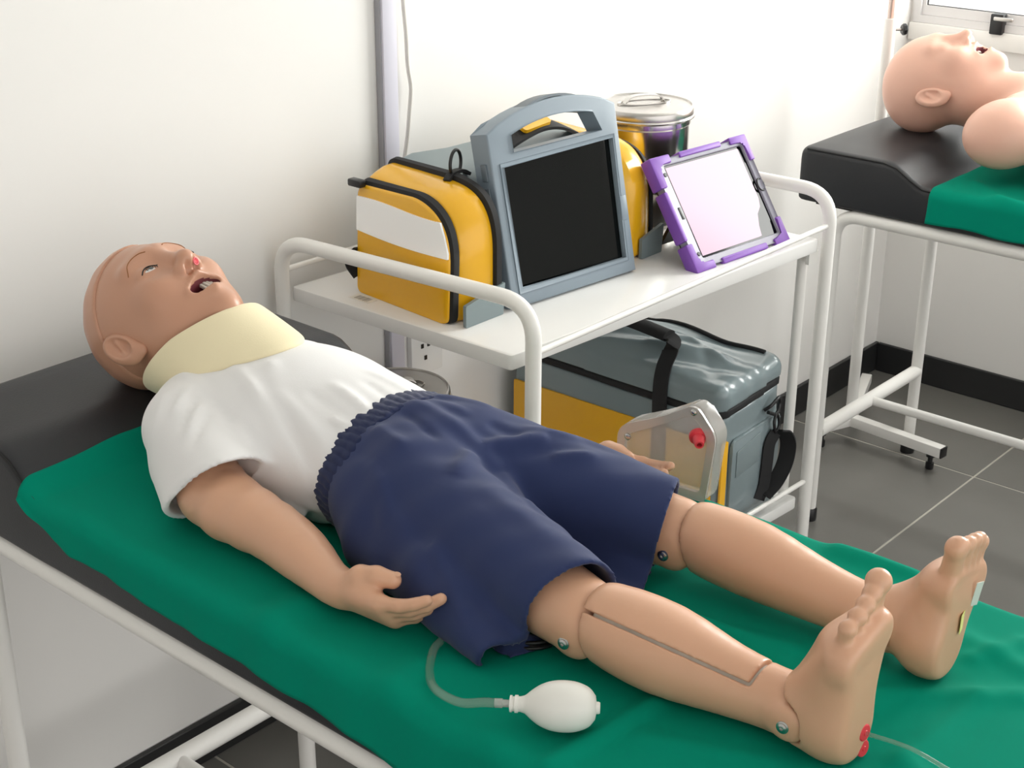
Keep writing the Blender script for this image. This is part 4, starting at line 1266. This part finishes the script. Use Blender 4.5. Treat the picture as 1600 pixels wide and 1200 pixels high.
bumper('corner_bumper', [(-.004, -.004), (.046, -.004), (.046, .010), (.018, .010), (.012, .016), (.012, .046), (-.004, .046)])
bumper('corner_bumper', [(W_ - .036, -.004), (W_ + .004, -.004), (W_ + .004, .044), (W_ - .009, .044), (W_ - .009, .013), (W_ - .036, .009)])
bumper('corner_bumper', [(-.004, H_ - .050), (.013, H_ - .050), (.013, H_ - .018), (.018, H_ - .011), (.046, H_ - .011), (.046, H_ + .004), (-.004, H_ + .004)])
bumper('corner_bumper', [(W_ - .042, H_ - .009), (W_ - .014, H_ - .009), (W_ - .009, H_ - .014), (W_ - .009, H_ - .044), (W_ + .004, H_ - .044), (W_ + .004, H_ + .004), (W_ - .042, H_ + .004)])
bumper('edge_bumper', [(.066, -.003), (.188, -.003), (.188, .008), (.066, .008)])
bumper('edge_bumper', [(.070, H_ - .007), (.180, H_ - .007), (.180, H_ + .003), (.070, H_ + .003)])
bumper('edge_bumper', [(-.003, .052), (.006, .052), (.006, .140), (-.003, .140)])
box('home_button', (.0165, .088, -.003), (.0245, .110, -.0005), BLACKP, ta, bevel=.001, M=TA)
for c in ((.0215, .168), (.0205, .026)):
    lathe('case_dot', [(.0038, 0), (.0034, .0012), (.0001, .0012)], tuple(TA @ Vector((c[0], c[1], -.001))), BLACKP, ta, tuple(np.cross(u_t, v_t)), 16)
tube('camera_ring', [tuple(TA @ Vector((.2395 + .008 * math.cos(a), .107 + .011 * math.sin(a), -.001))) for a in np.linspace(0, 2 * math.pi, 24)[:-1]], .0016, BLACKP, ta, seg=8, closed=True)
prism('stand_leg', [(-.055, 0), (.075, 0), (.055, .115), (-.045, .115)], -.003, .003, BLACKP, ta,
      M=frame(tuple(np.array(TA @ Vector((.123, 0, 0))) + np.array((.008, .135, .001))), tuple(u_t), (0, -.42, .90)))

# ---- stainless steel dressing drums
def drum(c, r, z0, h, label, group, handle=True, clasp=True, dirv=(-.6, -.8)):
    d = thing('dressing_drum', (c[0], c[1], z0), label, 'drum', group)
    lid = .026
    lathe('drum_body', [(r * .93, 0), (r * .95, .002), (r * .95, .010), (r * .925, .013), (r * .925, h - lid - .012), (r * .95, h - lid - .009), (r * .95, h - lid)], (c[0], c[1], z0), STEEL, d, seg=64)
    L = lathe('drum_lid', [(r * .985, h - lid), (r, h - lid + .003), (r, h - .010), (r * .985, h - .006), (r * .96, h - .004), (r * .945, h - .0065), (r * .90, h - .0055), (r * .6, h - .004), (.0005, h - .003)], (c[0], c[1], z0), STEELB, d, seg=64)
    tube('rim_bead', [(c[0] + r * 1.002 * math.cos(a), c[1] + r * 1.002 * math.sin(a), z0 + h - lid + .004) for a in np.linspace(0, 2 * math.pi, 65)[:-1]], .0026, STEEL, d, seg=8, closed=True)
    if handle:
        zt = z0 + h
        ux = np.array((.86, -.5, 0)); pr = np.array((.5, .86, 0))
        cc = np.array((c[0], c[1], 0))
        hp_ = smooth_path([cc - ux * .038 + EZ * (zt - .003), cc - ux * .030 + EZ * (zt + .006), cc - ux * .015 + EZ * (zt + .010), cc + ux * .015 + EZ * (zt + .010), cc + ux * .030 + EZ * (zt + .006), cc + ux * .038 + EZ * (zt - .003)], 5)
        strap('lid_handle', hp_, .013, .0022, tuple(pr), STEEL, L)
        tube('lid_ring', [tuple(cc + ux * .050 * math.cos(a) + pr * .020 * math.sin(a) + EZ * (zt - .0022)) for a in np.linspace(0, 2 * math.pi, 40)[:-1]], .0014, STEEL, L, seg=6, closed=True)
    if clasp:
        dv = np.array((dirv[0], dirv[1], 0)); dv /= np.linalg.norm(dv); sd = np.array((-dv[1], dv[0], 0))
        p = np.array((c[0], c[1], 0)) + dv * r * .99
        Mx = frame(tuple(p + EZ * (z0 + h - lid - .022)), tuple(sd), (0, 0, 1))
        box('clasp', (-.011, 0, -.004), (.011, .034, .004), BLACKP, d, bevel=.002, M=Mx)
        box('clasp_plate', (-.014, -.012, -.007), (.014, .006, .001), STEELB, d, bevel=.002, M=Mx)
    return d
DC = (2.142, 1.552)
drum(DC, .079, ZS + .0005, .100, 'lower steel dressing drum standing on the top shelf behind the tablet', 'steel dressing drums', handle=False, dirv=(-.15, -1))
drum(DC, .088, ZS + .1008, .116, 'upper lidded steel dressing drum stacked behind the purple tablet', 'steel dressing drums', clasp=False)
drum((1.617, 1.660), .092, .2975, .315, 'tall steel dressing drum on the lower shelf behind the white shirt', 'steel dressing drums', clasp=False)

# ---- grey and yellow soft bag on the lower shelf
lb = thing('jump_bag', (2.11, 1.51, .2975), 'large glossy grey bag with yellow side panel and black straps on the lower shelf', 'bag')
BX0, BX1, BY0, BY1, BZ0 = 2.014, 2.212, 1.270, 1.750, .2975
def bag_box(P, g=0.0):
    d = rbox(P, ((BX0 + BX1) / 2, (BY0 + BY1) / 2, (BZ0 + .586) / 2), ((BX1 - BX0) / 2 + g, (BY1 - BY0) / 2 + g, (.586 - BZ0) / 2 + g), .022)
    d = smin(d, ell(P, ((BX0 + BX1) / 2, (BY0 + BY1) / 2 + .02, .571), (.082, .20, .040)), .03)
    d = d - .0028 * np.sin(38 * P[1] + 9 * np.sin(14 * P[0] + 2)) * np.clip((P[2] - .546) / .04, 0, 1) - .0014 * np.sin(30 * P[2] + 22 * P[0] + 12 * P[1])
    for (a, b, w, amp) in (((2.15, 1.29, .598), (2.07, 1.48, .611), .012, .008), ((2.20, 1.28, .591), (2.19, 1.53, .601), .010, .007), ((2.05, 1.31, .591), (2.11, 1.38, .606), .010, -.005), ((2.17, 1.38, .606), (2.15, 1.60, .611), .010, -.007), ((2.10, 1.30, .60), (2.14, 1.44, .61), .008, .004)):
        d = d - fold(P, a, b, w, amp)
    return d
def lid_zone(P): return .528 + .012 * np.clip((P[0] - BX0) / .19, 0, 1) - P[2]
solid('bag_body', lambda P: np.maximum(bag_box(P), P[2] - .527 - .012 * np.clip((P[0] - BX0) / .19, 0, 1)), (BX0 - .03, BY0 - .03, .290), (BX1 + .03, BY1 + .03, .56), .0042, GREYT, lb, it=1)
solid('bag_lid', lambda P: np.maximum(bag_box(P, .003), lid_zone(P) + .014), (BX0 - .03, BY0 - .03, .515), (BX1 + .03, BY1 + .03, .655), .0040, GREYT, lb, it=1)
solid('bag_zipper', lambda P: np.maximum(bag_box(P, .002), np.abs(P[2] - (.535 + .012 * np.clip((P[0] - BX0) / .19, 0, 1))) - .0075), (BX0 - .03, BY0 - .03, .515), (BX1 + .03, BY1 + .03, .57), .0035, BLACKW, lb, it=1)
prism('yellow_panel', rounded([(BY0 + .012, BZ0 + .004), (BY1 - .012, BZ0 + .004), (BY1 - .012, .478), (BY0 + .012, .484)], .003, 2), .0005, .0045, YELLOW, lb,
      M=Matrix(((0, 0, -1, BX0), (1, 0, 0, 0), (0, 1, 0, 0), (0, 0, 0, 1))))
prism('yellow_corner', rounded([(BX0 + .004, BZ0 + .004), (BX0 + .021, BZ0 + .004), (BX0 + .021, .484), (BX0 + .004, .484)], .002, 2), .0005, .0045, YELLOW, lb,
      M=Matrix(((1, 0, 0, 0), (0, 0, -1, BY0), (0, 1, 0, 0), (0, 0, 0, 1))))
prism('front_pocket', rounded([(BX0 + .030, BZ0 + .012), (BX1 - .010, BZ0 + .012), (BX1 - .012, .488), (BX0 + .032, .478)], .010, 4), .0005, .0075, GREYT, lb, bevel=.003,
      M=Matrix(((1, 0, 0, 0), (0, 0, -1, BY0), (0, 1, 0, 0), (0, 0, 0, 1))))
prism('label_window', rounded([(BX0 + .045, .405), (BX0 + .120, .415), (BX0 + .120, .470), (BX0 + .045, .456)], .003, 3), .0075, .0095, GREYM, lb, bevel=.001,
      M=Matrix(((1, 0, 0, 0), (0, 0, -1, BY0), (0, 1, 0, 0), (0, 0, 0, 1))))
# carry handles: black webbing up the yellow side and over the lid
hy, hy2 = 1.395, 1.728
def lid_z(x, y):
    z = .70
    for _ in range(80):
        z -= .6 * float(bag_box([np.array([x]), np.array([y]), np.array([z])], .003)[0])
    return z
strap('carry_handle', smooth_path([(BX0 - .0062, hy, BZ0 + .02), (BX0 - .0062, hy, .47), (BX0 - .0075, hy, .556), (BX0 + .004, hy + .002, .594), (BX0 + .03, hy + .008, .616), (BX0 + .055, hy + .03, .630), (BX0 + .055, hy + .14, .636), (BX0 + .055, hy + .25, .630), (BX0 + .03, hy2 - .008, .616), (BX0 + .004, hy2 - .002, .594)], 7),
      .030, .003, lambda t: (.0, 1, 0) if t < .46 or t > .90 else (1, .1, .1), BLACKW, lb)
tube('grip_wrap', smooth_path([(BX0 + .055, hy + .03, .630), (BX0 + .056, hy + .13, .637), (BX0 + .055, hy + .22, .631)], 6), .019, BLACKW, lb, seg=12, flat=.010, up=(0, 0, 1))
tube('lid_zip_line', [(x, y, lid_z(x, y) + .001) for x, y in ((2.180 + .012 * t, 1.66 - .36 * t) for t in np.linspace(0, 1, 24))], .0045, BLACKW, lb, seg=8)
# shoulder strap clipped to the front
cx, cy, cz = 2.168, BY0 - .012, .488
tube('clip_bracket', smooth_path([(cx - .02, cy + .008, cz + .018), (cx - .014, cy - .002, cz + .028), (cx + .012, cy - .002, cz + .036), (cx + .018, cy, cz + .020), (cx + .004, cy - .003, cz + .006), (cx - .020, cy, cz + .016)], 5), .0035, BLACKP, lb, seg=8)
tube('clip_hook', smooth_path([(cx + .002, cy - .004, cz + .008), (cx - .006, cy - .006, cz - .008), (cx + .002, cy - .006, cz - .028), (cx + .012, cy - .006, cz - .018), (cx + .008, cy - .005, cz), (cx + .002, cy - .004, cz + .008)], 5), .0030, BLACKP, lb, seg=8)
strap('shoulder_strap', smooth_path([(cx + .006, cy - .006, cz - .026), (cx + .022, cy - .012, cz - .034), (cx + .036, cy - .014, cz - .062), (cx + .030, cy - .013, cz - .100), (cx + .006, cy - .010, cz - .130), (cx - .020, cy - .004, cz - .148)], 7), .030, .003, (.25, -1, .1), BLACKW, lb)
strap('shoulder_strap', smooth_path([(cx + .004, cy - .004, cz - .030), (cx - .010, cy - .002, cz - .050), (cx - .014, cy - .002, cz - .090), (cx - .018, cy - .001, cz - .130), (cx - .030, cy, cz - .155)], 7), .026, .003, (.95, -.3, 0), BLACKW, lb)

# ---- clear plastic reservoir with red spout standing at the far edge of the front bed
cb = thing('clear_reservoir', (1.296, .885, ZB), 'clear plastic reservoir with red spout at the far edge of the front bed', 'reservoir')
MC = Matrix(((0.10, 0, -1, 1.301), (-.995, 0, -.10, .952), (0, 1, 0, ZB + .001), (0, 0, 0, 1)))     # u = -y, v = z, n = -x
outl = rounded([(.0, .0), (.118, .0), (.128, .085), (.100, .118), (.058, .092), (.0, .066)], [.008, .006, .012, .012, .02, .016], 5)
inner = rounded([(.010, .010), (.110, .010), (.117, .080), (.096, .104), (.056, .080), (.010, .056)], [.008, .006, .012, .012, .02, .012], 5)
prism('reservoir_shell', outl, -.012, .012, CLEAR, cb, M=MC, bevel=.004, seg=3)
prism('raised_edge', outl, .0125, .0160, CLEARM, cb, M=MC, bevel=.001, holes=[inner])
for (u, v) in ((.014, .055), (.098, .108)):
    p = MC @ Vector((u, v, .016))
    lathe('rivet', [(.0042, 0), (.0040, .0015), (.0022, .0030), (.0001, .0033)], tuple(p), SCREW, cb, (-1, -.1, 0), 18)
p = MC @ Vector((.1035, .079, .013))
lathe('red_spout', [(.0105, -.001), (.0105, .003), (.0070, .0042), (.0066, .010), (.0052, .0165), (.0050, .0170), (.0030, .0170), (.0030, .006), (.0001, .006)], tuple(p), RED, cb, (-.75, -.62, -.22), 26)

# ================================================================== THE BED BY THE WINDOW
tm = thing('torso_manikin', (2.95, 1.15, top2(1.2)), 'bare pale pink torso manikin lying on the bed by the window', 'manikin')
HR2 = euler(*[math.radians(a) for a in (6.9, -3.5, 11.3)]); HT2 = np.array((2.956, 1.3815, .951)); HS2 = 1.06
def torso_sdf(P):
    # P in world; head in its own frame
    x, y, z = [(P[i] - HT2[i]) / HS2 for i in range(3)]
    q = [HR2[0][0] * x + HR2[1][0] * y + HR2[2][0] * z, HR2[0][1] * x + HR2[1][1] * y + HR2[2][1] * z, HR2[0][2] * x + HR2[1][2] * y + HR2[2][2] * z]
    d = head_sdf([q[0], q[1], q[2]], open_mouth=True) * HS2
    b = ell(P, (2.975, 1.00, .885), (.165, .21, .082))
    b = smin(b, cone(P, (2.83, 1.165, .905), (3.12, 1.165, .905), .062, .062), .05)
    b = smin(b, rbox(P, (2.975, .87, .882), (.150, .20, .075), .06), .05)
    for sx, X in ((-1, 2.800), (1, 3.145)):
        b = smin(b, ell(P, (X, 1.178, .898), (.062, .068, .062)), .03)
    b = smin(b, cone(P, (2.98, 1.22, .935), (2.95, 1.30, .935), .056, .05), .03)
    for sx in (-1, 1):                       # collar bones, chest
        b = smin(b, cone(P, (2.975 + sx * .02, 1.165, .962), (2.975 + sx * .10, 1.185, .955), .010, .009), .02)
        b = smin(b, ell(P, (2.975 + sx * .075, 1.06, .925), (.075, .08, .045)), .03)
    d = smin(d, b, .02)
    return np.maximum(d, .8045 - P[2])
def torso_region(c):
    L = ((c - HT2) @ HR2) / HS2
    return mouth_region(L)
to = solid('torso', torso_sdf, (2.70, .70, .80), (3.235, 1.53, 1.10), .0042, TORSOSKIN, tm, it=2, mats=[MOUTH], region=torso_region)
for sx in (-1, 1):
    e = solid('ear', lambda P: ear_sdf(P, sx), (min(sx * .05, sx * .105), -.05, -.05), (max(sx * .05, sx * .105), .04, .03), .0018, TORSOSKIN, to, it=1)
    place(e, HR2, HT2, HS2)
t = None
bm = bmesh.new()
for k in range(8):
    x = -.0155 + .0044 * k
    box_bm(bm, (x, -.0600, .0725 - abs(k - 3.5) * .0016), (x + .0041, -.0548, .0765 - abs(k - 3.5) * .0016), .0009, 1)
t = from_bm('teeth', bm, TEETH, to); place(t, HR2, HT2, HS2)

# ---- drip stand between the far bed and the wall
iv = thing('drip_stand', (3.132, 1.60, 0), 'white drip stand with black clamp knob behind the bed by the window', 'stand')
N_ = np.array((3.132, 1.600, 0))
tube('pole_sleeve', [N_ + EZ * .05, N_ + EZ * 1.037], .0135, WHITE, iv, seg=18)
tube('inner_pole', [N_ + EZ * 1.03, N_ + EZ * 1.95], .0085, COPPER, iv, seg=14)
tube('hook_arm', smooth_path([N_ + EZ * 1.93 + EX * -.10 + EZ * .03, N_ + EZ * 1.92 - EX * .07, N_ + EZ * 1.94, N_ + EZ * 1.92 + EX * .07, N_ + EZ * 1.95 + EX * .10], 6), .004, STEELB, iv, seg=8)
kn = np.array((.75, -.66, 0))
tube('clamp_screw', [N_ + EZ * 1.012 + kn * .010, N_ + EZ * 1.012 + kn * .030], .003, STEELB, iv, seg=8)
lathe('clamp_knob', [(.010, 0), (.013, .003), (.013, .009), (.010, .012), (.0001, .0125)], tuple(N_ + EZ * 1.012 + kn * .028), BLACKP, iv, tuple(kn), 8)
for e in ((3.109, 1.340), (3.020, 1.640), (3.397, 1.700)):
    d = np.array((e[0], e[1], 0)) - N_; Ld = np.linalg.norm(d); d /= Ld
    Mx = Matrix(((d[0], -d[1], 0, N_[0]), (d[1], d[0], 0, N_[1]), (0, 0, 1, 0), (0, 0, 0, 1)))
    box('base_arm', (0, -.0135, .040), (Ld, .0135, .066), WHITE, iv, bevel=.002, M=Mx)
    box('end_cap', (Ld, -.0132, .0403), (Ld + .004, .0132, .0657), BLACKP, iv, bevel=.001, M=Mx)
    c = N_ + d * (Ld - .03)
    lathe('castor', [(.009, 0), (.010, .003), (.010, .016), (.006, .018), (.006, .030), (.011, .032), (.011, .041)], tuple(c), BLACKP, iv, seg=18)
